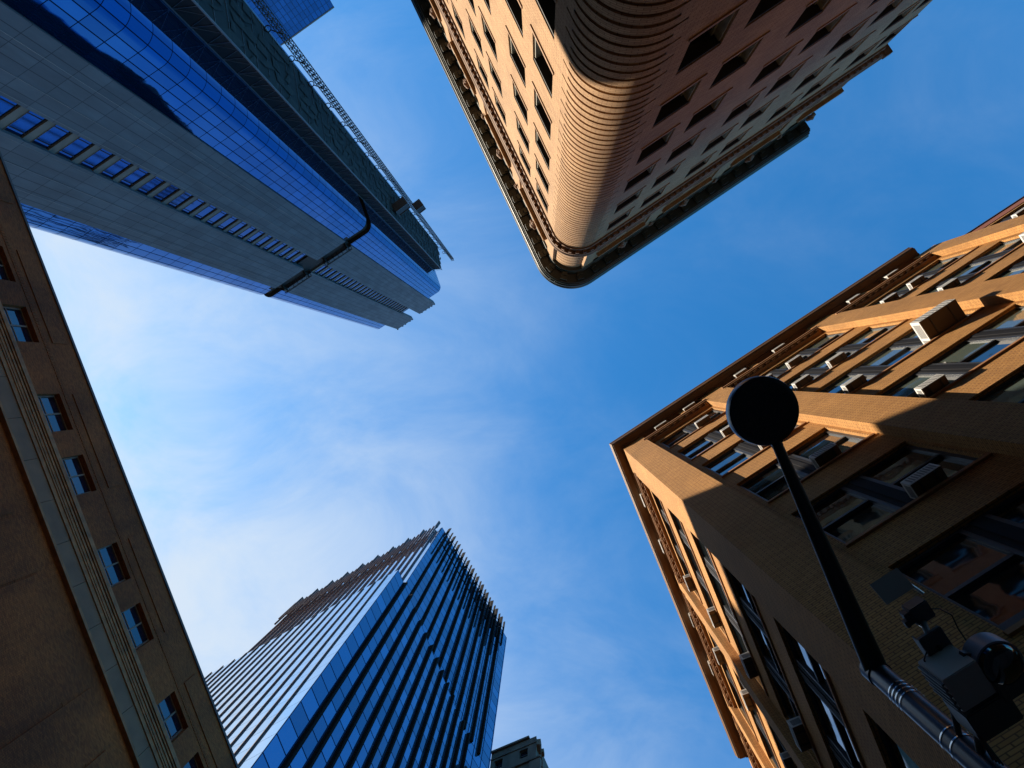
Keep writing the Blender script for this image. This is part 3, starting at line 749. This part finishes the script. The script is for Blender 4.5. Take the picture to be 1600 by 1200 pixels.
for a, b in ((-.2, 6.8), (10.6, 17.7)):     # window-washing rails across the belt
    rl = MB()
    for dz in (0, .55): rl.tube(CF.P(a, 155.3 + dz, 1.0), CF.P(b, 155.3 + dz, 1.0), .07, seg=6)
    x = a
    while x <= b: rl.tube(CF.P(x, 155.3, 1.0), CF.P(x, 155.9, -.3), .06, seg=5); x += 1.15
    for q_ in (a + .5, b - .9): rl.box(CF, q_, q_ + .35, 153.6, 156.1, -.3, .9)
    rl.build('maintenance_rail', M_dsteel, bC)
rl = MB()
for s in (1.6, 4.6, 6.6, 10.8, 13.4, 16.2): rl.tube(CF.P(s, 20, .32), CF.P(s, 150, .32), .022, seg=4)
rl.build('guide_wire', M_steel, bC)
rl = MB()
for a, b, t_ in ((-.2, 6.9, 279), (10.5, 17.7, 280.5)):
    x = a
    while x < b: rl.box(CF, x, x + .5, t_ - .02, t_ + .5 + random.random() * .7, -.9, .35); x += random.uniform(1.1, 2.4)
rl.build('roof_bracket', M_conc, bC)
cr = MB(); a_ = CF.P(-3.5, 0, -2.6); b_ = CF.P(20.5, 0, -2.6); cr.prism([(a_.x, a_.y), (b_.x, b_.y), (b_.x + CS.x * 22, b_.y + CS.y * 22), (a_.x + CS.x * 22, a_.y + CS.y * 22)], .01, 261); cr.build('core', M_mech, bC)
cr = MB(); cr.box(CF, -.3, 17.8, .01, 262.2, -2.5, -1.25); cr.build('inner_wall', M_mech, bC)

# scaffold tower on the side wall
def V2(deg, r): return Vector((-math.sin(R(deg)) * r, -math.cos(R(deg)) * r, 0))
sa, sb = V2(45.0, 55.4), V2(42.7, 53.6); scd = Vector((-.15, -.989, 0)); sc_ = sb + scd * 8.2; sd = sa + scd * 8.2
bS = thing('scaffold_tower', 'dark netted scaffold tower climbing the side of the tall glass tower, upper left', 'scaffold', tuple(sb))
def frm(p, q_, out_):
    t_ = (q_ - p).normalized(); n_ = Vector((t_.y, -t_.x, 0))
    if n_.dot(out_) < 0: n_ = -n_
    f_ = Fr((p.x, p.y), (t_.x, t_.y), (n_.x, n_.y)); f_.n = n_; return f_
cen = (sa + sb + sc_ + sd) / 4
F1 = frm(sa, sb, (sa + sb) / 2 - cen); F2 = frm(sb, sc_, (sb + sc_) / 2 - cen)
l1_, l2_ = (sb - sa).length, (sc_ - sb).length; TS = 256
m_ = MB(); m_.prism([(p.x, p.y) for p in (sa, sb, sc_, sd)], 3, TS, True, True); m_.build('netting', M_mesh, bS)
m_ = MB()
for F_, l_ in ((F1, l1_), (F2, l2_)):
    for a in (0, l_): m_.box(F_, a - .06, a + .06, 0, TS + 2, .01, .13)
    h = 3.; k = 0
    while h < TS:
        m_.box(F_, 0, l_, h, h + .07, .02, .08)
        if F_ is F1: m_.tube(F_.P(0, h, .06), F_.P(l_, h + 2.0, .06), .03, seg=4); m_.tube(F_.P(l_, h + 2., .06), F_.P(0, h + 4., .06), .03, seg=4)
        h += 4.
m_.build('steel_frame', M_steel, bS)
m_ = MB(); h = 3; rr = random.Random(3)
while h < TS - 3:                             # slanting board sheets on the long side
    for j in range(5):
        a = j * l2_ / 5 + .1; z = h + rr.uniform(0, 4); q_ = rr.uniform(.8, 4.5); dz = rr.uniform(-1.5, 5)
        m_.face([F2.P(a, z, .10), F2.P(a + l2_ / 5 - rr.uniform(.1, .8), z + dz, .16 + rr.uniform(0, .1)), F2.P(a + l2_ / 5 - .35, z + dz + q_, .10), F2.P(a, z + q_, .16)], None, F2.n)
    h += 4.6
m_.build('board', M_board, bS)
# hoist mast
mc = V2(36.95, 58.2); mf = Fr((mc.x, mc.y), (scd.x, scd.y), (-scd.y, scd.x)); mf.n = Vector((.989, -.15, 0))
bM = thing('hoist_mast', 'slender lattice hoist mast standing clear of the scaffold tower, tied back by rings', 'construction hoist', tuple(mc))
m_ = MB(); TM = 279; h = 0
for x in (-.4, .4):
    for y in (-.4, .4): m_.tube(mf.P(x, 0, y), mf.P(x, TM, y), .075, seg=5)
while h < TM:
    for y in (-.4, .4):
        m_.tube(mf.P(-.4, h, y), mf.P(.4, h, y), .045, seg=4, caps=False); m_.tube(mf.P(-.4, h, y), mf.P(.4, h + 1.5, y), .045, seg=4, caps=False)
    for x in (-.4, .4):
        m_.tube(mf.P(x, h, -.4), mf.P(x, h, .4), .045, seg=4, caps=False); m_.tube(mf.P(x, h, -.4), mf.P(x, h + 1.5, .4), .045, seg=4, caps=False)
    h += 1.5
m_.build('lattice', M_dsteel, bM)
h = 60; 
while h < 270:
    m_ = MB(); p0 = mf.P(0, h, 0); p1 = sc_ + ZV * h; u_ = (p1 - p0).normalized(); v_ = u_.cross(ZV)
    m_.tube(p0, p0 + u_ * ((p1 - p0).length - 1.0), .09, seg=6); cc_ = p0 + u_ * ((p1 - p0).length - 1.0 + .45)
    pts = [cc_ + (u_ * math.cos(x * math.pi / 5) + v_ * math.sin(x * math.pi / 5)) * .45 for x in range(11)]
    for i in range(10): m_.tube(pts[i], pts[i + 1], .08, seg=5, caps=False)
    m_.build('wall_tie', M_dsteel, bM); h += 9
for j, (sgn, lab) in enumerate(((-1, 'dark hoist cabin on the scaffold side of the mast, larger of the pair'), (1, 'dark hoist cabin on the outer side of the mast, smaller of the pair'))):
    dd = Vector((mc.x, mc.y, 0)).normalized(); side_ = Vector((-dd.y, dd.x, 0)) * -1
    # across the line of sight: one cabin either side of the mast
    ax = side_ if side_.x < 0 else -side_
    c_ = Vector((mc.x, mc.y, 0)) - dd * (3.0 if sgn < 0 else 1.6) + ax * (-sgn) * (2.3 if sgn < 0 else 1.35) + ZV * (176 if sgn < 0 else 190)
    L_ = 3.6 if sgn < 0 else 2.4
    t = thing('hoist_cabin', lab, 'hoist cabin', tuple(c_), 'hoist cabins on the mast')
    m_ = MB(); m_.rbox(c_, ax, dd, ZV, L_, 2.0, 3.2); m_.build('cabin', M_dsteel, t)
    m_ = MB(); m_.rbox(c_ - ZV * 1.68, ax, dd, ZV, L_ + .1, 2.1, .14)
    for k in range(6): m_.rbox(c_ - ZV * 1.85 + ax * (-L_ / 2 + .3 + k * (L_ - .6) / 5), ax, dd, ZV, .14, 2.2, .2)
    m_.build('floor_frame', M_steel, t)
    m_ = MB()
    for u in (-1, 1):
        for v in (-1, 1): m_.tube(c_ + ax * u * L_ * .48 + dd * v * .95 + ZV * 1.6, c_ + ax * u * L_ * .48 + dd * v * .95 + ZV * 2.7, .06, seg=5)
    m_.rbox(c_ + ZV * 2.7, ax, dd, ZV, L_, 2.0, .08); m_.build('roof_rail', M_steel, t)

# ------------------------------------------------------------------ D : blue glass tower with dark fins, bottom
DL = Fr((-31.58, 42.42), (.3872, .922)); DU = Fr((-33.1, 50.06), (.5062, .8624)); D2 = Fr((-33.1, 50.06), (-.8715, .4904)); D2L = Fr((-31.58, 42.42), (-.8715, .4904))
bD = thing('finned_glass_tower', 'blue glass tower with close-set vertical fins and a spiky crown, bottom centre', 'tower', (-40, 76, 0))
TU, TL = 239.4, 155.6; ur = 42.6; U2 = 59.2
def poly(*ps): return [(p.x, p.y) for p in ps]
gu = MB()
gu.wall(DU, 0, ur, TL - .5, TU - 4.0); gu.face([DU.P(ur, 30, 0), DU.P(ur, 30, -28), DU.P(ur, TU - 24, -28), DU.P(ur, TU - 24, 0)], [(0, 0), (28, 0), (28, 160), (0, 160)], DU.t)
gu.wall(DU, 33.5, ur, 0, TL - .5, -.002)
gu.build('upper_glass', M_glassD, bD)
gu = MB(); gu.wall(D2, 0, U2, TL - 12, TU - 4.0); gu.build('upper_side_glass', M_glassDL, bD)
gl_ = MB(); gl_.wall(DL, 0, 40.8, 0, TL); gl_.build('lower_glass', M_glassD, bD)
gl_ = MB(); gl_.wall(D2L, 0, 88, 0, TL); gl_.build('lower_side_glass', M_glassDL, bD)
rf = MB(); a, b, c = DL.P(.6, 0, -.6), DL.P(40.6, 0, -.6), D2L.P(87, 0, -.6)
rf.prism(poly(a, b, b + D2.t * 60, c), .01, TL - .04)
a, b, c = DU.P(0.3, 0, -.24), DU.P(ur - .2, 0, -.24), D2.P(U2 - .6, 0, -.24)
rf.cur = 1; rf.prism(poly(a, b, b + D2.t * 58.2, c), TL + .04, TU - 4.2, True, True); rf.build('core', [M_roof, M_mech], bD)
e_ = MB(); e_.face([D2.P(U2, TL - 12, 0), D2.P(U2, TL - 12, -36), D2.P(U2, TU - 4, -36), D2.P(U2, TU - 4, 0)], [(0, 0), (36, 0), (36, 80), (0, 80)], D2.t); e_.build('end_wall', M_glassD, bD)
def fin(F, s, h0, h1, d0, w__, mt, double=True):
    m_ = MB(); m_.box(F, s - w__ / 2, s + w__ / 2, h0, h1, .0, d0)
    if double:
        m_.box(F, s - w__ * .9, s + w__ * .9, h0 + .2, h1 - .2, .004, .14)
    m_.build('fin', mt, bD)
for k in range(13): fin(DL, 3.5 + 3.004 * k, 0, TL + .6, .62, .40, M_fin)
for k in range(12): fin(DU, 3.0 + 3.164 * k, TL - 1, TU - 6, .62, .40, M_fin)
for k in range(28): fin(D2L, 3.0 + 3.04 * k, 0, TL + .6, .22, .14, M_fin2, False)
for k in range(19): fin(D2, 2.4 + 3.06 * k, TL, TU - 4, .40, .16, M_fin2, False)
# crown screens of short slats
cr = MB()
for k in range(24):
    s = 2.36 + 1.58 * k; hh = 0 if k % 2 == 0 else -2.0
    cr.box(DU, s - .13, s + .13, TU - (29 if k % 2 == 0 else 21), TU + .9 + hh * .5, .8, 1.4)
    if k % 2 == 0: cr.box(DU, s - .20, s + .20, TU - 6.4, TU + 1.3, .2, .9)
for h in (TU - 6, TU - 13, TU - 20): cr.box(DU, 1.8, 38.6, h, h + .24, .88, 1.0)
cr.build('crown_screen', M_fin, bD)
cr = MB()
for k in range(38):
    s = 1.8 + 1.53 * k; hh = 0 if k % 4 == 0 else -2.4
    cr.box(D2, s - .08, s + .08, TU - (22 if k % 2 == 0 else 15), TU + 3.2 + hh, .8, 1.35)
    if k % 4 == 0: cr.box(D2, s - .14, s + .14, TU - 4, TU + 4.2, .6, 1.6)
for h in (TU - 3, TU - 11): cr.box(D2, 1.4, U2, h, h + .2, .68, .8)
cr.build('side_crown_screen', M_fin2, bD)

# ------------------------------------------------------------------ E : dark brown brick building, left
EF = Fr((-38.28, -15.63), (.365, .931))
bE = thing('brown_brick_building', 'dark brown brick building with four-pane attic windows above a stone entablature, left side', 'building', (-42, 5, 0))
WE = [-8.6, -4.3, -2.9 + 0, 1.3]
WE = [7.45, 11.75, 17.9, 22.2, 28.4, 32.65, 38.88, 43.15, 49.3, 53.6, 59.8, 64.1, 1.3, -3.0, -9.2, -13.5]
ops = [(s, s + 2.55, 44.0, 46.7) for s in WE]
we = MB(); we.holes(EF, -30, 80, 43.9, 49.9, ops, 0, .45)
we.wall(EF, -30, 80, 0, 40.9, 0)
# lower storeys: openings are far down, plain brick with shallow panels as seen
pnl = MB()
for s0 in (18.0, 28.45, 38.9, 49.4, 7.5, -3.0, 59.9):
    s1 = s0 + 6.8
    for a_, b_, h0_, h1_, o_ in ((s0, s1, 47.9, 49.35, .07), (s0, s1, 33.0, 39.3, .08), (s0 - 3.4, s0 - .15, 30.0, 39.9, .05)):
        pnl = MB(); pnl.box(EF, a_, b_, h0_, h1_, -.01, o_); pnl.build('brick_panel', M_brickE, bE)
we.box(EF, -30, 80, 37.7, 38.6, -.01, .02)
k = -30
sol = MB()
while k < 80: sol.box(EF, k, k + .13, 47.05, 47.42, -.01, .045); k += .21
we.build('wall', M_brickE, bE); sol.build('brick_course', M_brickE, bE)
tr = MB()
for h0, h1, o in ((43.55, 43.9, .50), (43.42, 43.55, .42), (43.2, 43.36, .36), (43.0, 43.2, .30), (42.86, 43.0, .26), (42.6, 42.86, .20), (42.48, 42.6, .24), (41.05, 41.2, .24), (40.9, 41.05, .32), (43.36, 43.42, .30)):
    tr.box(EF, -30, 80, h0, h1, -.2, o)
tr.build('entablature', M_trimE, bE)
fs = MB(); k = -30 + .0
k = 27.3 - 2.63 * 21
while k < 80: fs.box(EF, k + .012, k + 2.618, 41.2, 42.48, -.1, .16); k += 2.63
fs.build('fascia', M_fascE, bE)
cp = MB(); cp.box(EF, -30, 80, 49.9, 50.12, -.5, .10); cp.build('coping', M_coping, bE)
for s in WE: pass
def winE():
    f = MB(); p = MB(); LF = Fr((0, 0), (1, 0), (0, 1)); w2 = 1.272; H = 2.697
    f.box(LF, -w2, w2, 0, .10, -.08, .0); f.box(LF, -w2, w2, H - .05, H, -.08, 0)
    for a in (-w2, w2 - .09): f.box(LF, a, a + .09, .10, H - .05, -.08, 0)
    f.box(LF, -.05, .05, .10, H - .05, -.08, 0); f.box(LF, -w2 + .09, -.05, H * .5 - .03, H * .5 + .05, -.08, -.02); f.box(LF, .05, w2 - .09, H * .5 - .03, H * .5 + .05, -.08, -.02)
    p.wall(LF, -w2 + .09, w2 - .09, .08, H - .05, -.06); return proto('window', f, M_frameE, [('pane', p, M_paneE)])
wE = winE(); place_all([(wE, place(EF, s + 1.275, 44.002, -.36)) for s in WE], bE, 'far_windows')
cr = MB(); a, b = EF.P(-30, 0, -.5), EF.P(80, 0, -.5); cr.prism(poly(a, b, b + EF.n * -9, a + EF.n * -9), .01, 49.8); cr.build('core', M_roof, bE)

bh = MB(); bh.box(EF, 29.0, 32.0, 49.6, 57.6, -8.9, -7.0); bh.box(EF, 32.01, 60, 49.6, 60.4, -8.9, -7.0); bh.build('unseen_shadow_block', M_brickE, bE)  # unseen stepped block, added to raise the shadow on the tan brick building

# ------------------------------------------------------------------ F : small stone block behind, bottom
FF = Fr((-9.41, 81.28), (.9153, -.4028)); FE = 9.1; FR = FF.P(FE, 0, 0); FS = Fr((FR.x, FR.y), (.14, .99)); FS.n = Vector((.99, -.14, 0))
bF = thing('grey_stone_building', 'grey stone building with ochre ornamented edge peeking out behind the finned glass tower', 'building', (-3, 88, 0))
HF = 153.5
m_ = MB(); opF = [(a, a + 1.95, 146.8 - 4.1 * k * 2.4, 150.1 - 4.1 * k * 2.4) for k in range(12) for a in (5.2, -.6)]
m_.holes(FF, -1.5, FE, 0, HF, opF, 0, .65)
m_.wall(FS, 0, 22, 0, HF); m_.box(FF, -1.5, 4.4, 133, 144.6, 0, .3); m_.box(FF, 7.7, FE + 1.0, 0, 143.8, -2.6, .26); m_.box(FF, -1.5, FE - .3, .01, HF - .1, -20, -.7)
m_.build('wall', M_stoneF, bF)
m_ = MB(); m_.box(FF, -1.5, 7.5, HF, HF + .65, -20, .45); m_.box(FF, -1.5, FE + .15, 150.8, 151.2, 0, .2); m_.box(FF, -1.5, FE + 1.1, 144.0, 144.6, 0, .42)
m_.build('cornice', M_stoneF, bF)
m_ = MB()
for z, w0 in ((150.6, .9), (142, 1.4), (132.5, 1.4), (122, 1.4)):
    m_.box(FS, .3, 1.6, z, z + 2.1, 0, w0); m_.box(FS, 2.3, 3.4, z + .5, z + 1.8, 0, w0 + .4); m_.box(FS, 0, 6.5, z - .65, z, 0, w0 - .13); m_.box(FS, 4.2, 6.2, z, z + 2.3, 0, w0 - .26)
m_.build('edge_ornament', M_trimF, bF)
def winF():
    f = MB(); p = MB(); LF = Fr((0, 0), (1, 0), (0, 1)); f.box(LF, -.97, .97, 0, .15, -.15, 0); f.box(LF, -.97, .97, 1.55, 1.7, -.15, 0); f.box(LF, -.97, .97, 3.14, 3.298, -.15, 0)
    p.wall(LF, -.97, .97, .1, 3.2, -.12); return proto('window', f, M_frameA, [('pane', p, M_paneE)])
wF = winF(); place_all([(wF, place(FF, (a + b) / 2, c + .001, -.5)) for a, b, c, d_ in opF], bF, 'lower_windows')

# ------------------------------------------------------------------ G : far blue glass tower, top left
GF = Fr((-70.65, -126.33), (-.8252, .5649))
bG = thing('distant_glass_tower', 'distant plain blue glass tower beyond the hoist mast, top left', 'tower', (-80, -135, 0))
m_ = MB(); m_.wall(GF, 0, 34, 0, 240); m_.face([GF.P(0, 0, 0), GF.P(0, 0, -26), GF.P(0, 240, -26), GF.P(0, 240, 0)], [(0, 0), (26, 0), (26, 240), (0, 240)], -GF.t); m_.build('curtain_wall', M_glassG, bG)
m_ = MB(); m_.box(GF, .05, 33.9, .01, 239.6, -26, -.3); m_.build('core', M_mech, bG)
m_ = MB(); m_.box(GF, -.05, 34, 239.6, 240.3, -.6, .06); m_.box(GF, -.05, .5, 239.6, 240.3, -26, -.6); m_.build('parapet', M_concfin, bG)

# ------------------------------------------------------------------ street lamp
PX, PY, PT = 2.85, 2.50, 7.72
lamp = thing('street_lamp', 'black street lamp with flat round head on a long tapering arm', 'street lamp', (PX, PY, 0))
m_ = MB(); m_.tube((PX, PY, .0), (PX, PY, PT - .02), .110, .095, 32); m_.tube((PX, PY, 0), (PX, PY, .5), .2, .17, 32); smooth_weld(m_.build('pole', M_pole, lamp))
m_ = MB(); m_.tube((PX, PY, PT - .10), (PX, PY, PT + .06), .106, .106, 32); m_.tube((PX, PY, PT + .06), (PX, PY, PT + .1), .106, .05, 32); smooth_weld(m_.build('pole_cap', M_pole, lamp))
HX, HY, HZ = 1.93, .29, PT + .12
hd = Vector((HX - PX, HY - PY, HZ - PT)); 
m_ = MB(); m_.tube((PX, PY, PT - .04), Vector((PX, PY, PT)) + hd * .93, .098, .042, 24); smooth_weld(m_.build('arm', M_black, lamp))
m_ = MB(); c_ = Vector((HX, HY, HZ))
prof = [(.0, -.07), (.27, -.07), (.298, -.055), (.304, -.03), (.304, .05), (.29, .075), (.12, .10), (.0, .105)]
for i in range(48):
    a0_, a1_ = 2 * math.pi * i / 48, 2 * math.pi * (i + 1) / 48
    for k in range(len(prof) - 1):
        (r0, z0), (r1, z1) = prof[k], prof[k + 1]
        ps = [c_ + Vector((r0 * math.cos(a0_), r0 * math.sin(a0_), z0)), c_ + Vector((r0 * math.cos(a1_), r0 * math.sin(a1_), z0)), c_ + Vector((r1 * math.cos(a1_), r1 * math.sin(a1_), z1)), c_ + Vector((r1 * math.cos(a0_), r1 * math.sin(a0_), z1))]
        if r0 == 0: ps = ps[1:]
        elif r1 == 0: ps = ps[:3]
        m_.face(ps, None, None)
hd_o = m_.build('lamp_head', M_pole, lamp)
bm = bmesh.new(); bm.from_mesh(hd_o.data); bmesh.ops.remove_doubles(bm, verts=bm.verts, dist=.0005); bmesh.ops.recalc_face_normals(bm, faces=bm.faces); bm.to_mesh(hd_o.data); bm.free(); smooth_weld(hd_o, 35)
m_ = MB(); m_.tube(c_ - ZV * .074, c_ - ZV * .0705, .262, .262, 40)
for r_, n_ in ((.07, 6), (.15, 12), (.22, 18)):
    for k in range(n_):
        a_ = 2 * math.pi * k / n_; m_.tube(c_ + Vector((math.cos(a_) * r_, math.sin(a_) * r_, -.079)), c_ + Vector((math.cos(a_) * r_, math.sin(a_) * r_, -.074)), .011, .014, seg=8)
for k in range(4): 
    a_ = k * math.pi / 2 + .6; m_.tube(c_ + Vector((math.cos(a_) * .13, math.sin(a_) * .13, -.078)), c_ + Vector((math.cos(a_) * .13, math.sin(a_) * .13, -.074)), .012, seg=8)
smooth_weld(m_.build('lamp_lens', M_black, lamp))
u = hd.normalized(); m_ = MB(); m_.rbox(Vector((PX, PY, PT)) + hd * .905, u, Vector((-u.y, u.x, 0)), ZV, .16, .10, .07)
m_.tube(Vector((PX, PY, PT)) + hd * .86, Vector((PX, PY, PT)) + hd * .9, .05, .05, 16); m_.build('arm_socket', M_black, lamp)
for z in (7.27, 7.215, 7.16, 7.10, 6.55, 6.43):
    m_ = MB(); m_.tube((PX, PY, z), (PX, PY, z + .014), .103, .1025, 40, False)
    t_ = Vector((math.cos(.9), math.sin(.9), 0)); m_.rbox(Vector((PX, PY, z + .010)) + t_ * .106, t_, Vector((-t_.y, t_.x, 0)), ZV, .02, .04, .02)
    smooth_weld(m_.build('strap', M_strap, lamp))

# equipment carried by the pole
def pix(px, py, z):
    p = cam.matrix_world.to_3x3() @ Vector((px - 800, 600 - py, -1100)); k = (z - 1.6) / p.z; return Vector((p.x * k, p.y * k, z))
def link(a, b, r, name, parent, mt=M_dgrey, seg=12):
    m_ = MB(); m_.tube(a, b, r, r, seg); return smooth_weld(m_.build(name, mt, parent))
ex, ey = Vector((.83, -.557, 0)), Vector((.557, .83, 0))
pc = Vector((2.451, 1.459, 6.62)); t = thing('antenna_panel', 'flat pale grey rectangular panel at the tip of the equipment bracket beside the lamp pole', 'antenna', tuple(pc))
m_ = MB(); m_.rbox(pc, ex, (ey * .8 - ZV * .6), (ey * .6 + ZV * .8), .225, .165, .012); bevel(m_.build('panel', M_greyp, t), .003)
link(pc + ex * .10 + ey * .03, pc + ex * .14 + ey * .14 - ZV * .04, .010, 'stem', t, M_strap)
pb = Vector((2.60, 1.61, 6.56)); t = thing('radio_box', 'small dark grey radio box with clamps just below the flat pale panel', 'equipment box', tuple(pb))
m_ = MB(); m_.rbox(pb, ex, ey, ZV, .14, .13, .12); bevel(m_.build('box', M_dgrey, t), .008)
m_ = MB(); m_.rbox(pb - ex * .085 - ey * .0, ex, ey, ZV, .05, .09, .07); m_.rbox(pb - ex * .12 + ey * .02 - ZV * .02, ex, ey, ZV, .03, .05, .05); bevel(m_.build('clamp', M_dgrey, t), .004)
m_ = MB(); m_.tube(pb - ex * .06 + ey * .05 - ZV * .05, pb - ex * .03 + ey * .12 - ZV * .06, .010, .010, 8); m_.build('connector', M_strap, t)
m_ = MB(); pts = [pb + ex * .05 - ZV * .05, pb + ex * .11 + ey * .03 - ZV * .06, pb + ex * .15 + ey * .10 - ZV * .08, pb + ex * .12 + ey * .17 - ZV * .13, pb + ex * .10 + ey * .22 - ZV * .2]
for i in range(4): m_.tube(pts[i], pts[i + 1], .005, .005, 6)
m_.build('cable', M_black, t)
pk = Vector((2.62, 1.78, 6.36)); t = thing('equipment_bracket', 'dark steel bracket plate with a round hole between the radio box and grey cabinet', 'bracket', tuple(pk))
m_ = MB(); m_.rbox(pk, ex, ey, ZV, .17, .22, .04)
m_.rbox(pk + ey * .0 - ex * .08 + ZV * .04, ex, ey, ZV, .012, .2, .10); bevel(m_.build('plate', M_dgrey, t), .006)
m_ = MB(); m_.tube(pk - ZV * .027, pk - ZV * .021, .020, .020, 16); m_.build('hole_collar', M_black, t)
link(Vector((PX - .02, PY - .05, 6.46)), pk + ey * .08 + ZV * .05, .022, 'arm', t)
link(pk - ey * .08 + ZV * .02, pb + ey * .04 + ZV * .02, .022, 'riser', t)
m_ = MB()
for k in range(4): m_.tube(pk - ex * (.10 + .014 * k) + ey * .06 - ZV * .06, Vector((PX - .09 + .02 * k, PY - .16 + .01 * k, 6.0)), .006, .006, 6)
pts = [pk - ex * .06 - ey * .02, pk - ex * .13 + ey * .01 - ZV * .03, pk - ex * .14 + ey * .06 - ZV * .07, pk - ex * .08 + ey * .10 - ZV * .1]
for i in range(3): m_.tube(pts[i], pts[i + 1], .005, .005, 6)
m_.build('cable', M_black, t)
pe = Vector((2.66, 1.92, 6.22)); t = thing('equipment_cabinet', 'grey metal equipment cabinet under the bracket, between the lamp pole and round camera', 'cabinet', tuple(pe))
m_ = MB(); m_.rbox(pe, ex, ey, ZV, .24, .24, .30); bevel(m_.build('cabinet', M_greyp, t), .006)
m_ = MB()
for k in range(5): m_.rbox(pe - ex * .13 + ey * (-.09 + .045 * k), ex, ey, ZV, .02, .012, .28)
m_.build('cooling_fin', M_dgrey, t)
m_ = MB(); m_.rbox(pe + ex * .02 + ey * .24 - ZV * .02, ex, ey, ZV, .30, .2, .28); m_.rbox(pe + ex * .22 + ey * .12 - ZV * .05, ex, ey, ZV, .2, .16, .24); bevel(m_.build('rear_box', M_dgrey, t), .01)
link(pe + ey * .2, Vector((PX, PY, 6.25)), .03, 'mount', t)
pd = Vector((2.86, 1.79, 6.10)); t = thing('dome_camera', 'round surveillance camera with pale housing and smoked dome, low in the right corner', 'camera', tuple(pd))
m_ = MB(); m_.tube(pd, pd + ZV * .15, .148, .148, 40); m_.tube(pd + ZV * .15, pd + ZV * .20, .148, .07, 40); smooth_weld(m_.build('housing', mat('pale_blue_grey_housing', (.26, .27, .36), .4), t), 40)
m_ = MB()
for k in range(7):
    f0, f1 = k / 7 * math.pi / 2, (k + 1) / 7 * math.pi / 2
    for i in range(32):
        q0, q1 = 2 * math.pi * i / 32, 2 * math.pi * (i + 1) / 32
        pp = lambda f, q_: pd + Vector((.134 * math.cos(f) * math.cos(q_), .134 * math.cos(f) * math.sin(q_), -.001 - .085 * math.sin(f)))
        m_.face([pp(f0, q0), pp(f0, q1), pp(f1, q1), pp(f1, q0)] if k < 6 else [pp(f0, q0), pp(f0, q1), pp(f1, q0)], None, pp(f0, q0) - pd)
smooth_weld(m_.build('dome', M_lens, t), 80)
m_ = MB(); m_.rbox(pd + Vector((-.165, -.02, .08)), (1, 0, 0), (0, 1, 0), ZV, .05, .05, .05); m_.rbox(pd + Vector((-.12, .12, .05)), (.7, .7, 0), (-.7, .7, 0), ZV, .05, .02, .03); m_.build('latch', M_dgrey, t)
link(pd + ZV * .16 + Vector((-.02, .05, 0)), pe + ex * .1 + ey * .1 + ZV * .08, .025, 'mount_arm', t)

# ------------------------------------------------------------------ pavements
def off_poly(F, a, b, o0, o1): return poly(F.P(a, 0, o0), F.P(b, 0, o0), F.P(b, 0, o1), F.P(a, 0, o1))
slab('sidewalk', poly(A1.P(-.5, 0, 6.2), A1.P(40, 0, 6.2), A1.P(40, 0, -1), A1.P(2, 0, -1), A2.P(40, 0, -1), A2.P(40, 0, 4.2), A2.P(-2, 0, 4.2)), .14, M_pave)
slab('pavement', off_poly(EF, -30, 80, -.4, 4.5), .14, M_pave)
slab('pavement', off_poly(B2, 1, 23, -1, .9), .14, M_pave)
for p in protos:
    for c in list(p.children): bpy.data.objects.remove(c)
    bpy.data.objects.remove(p)
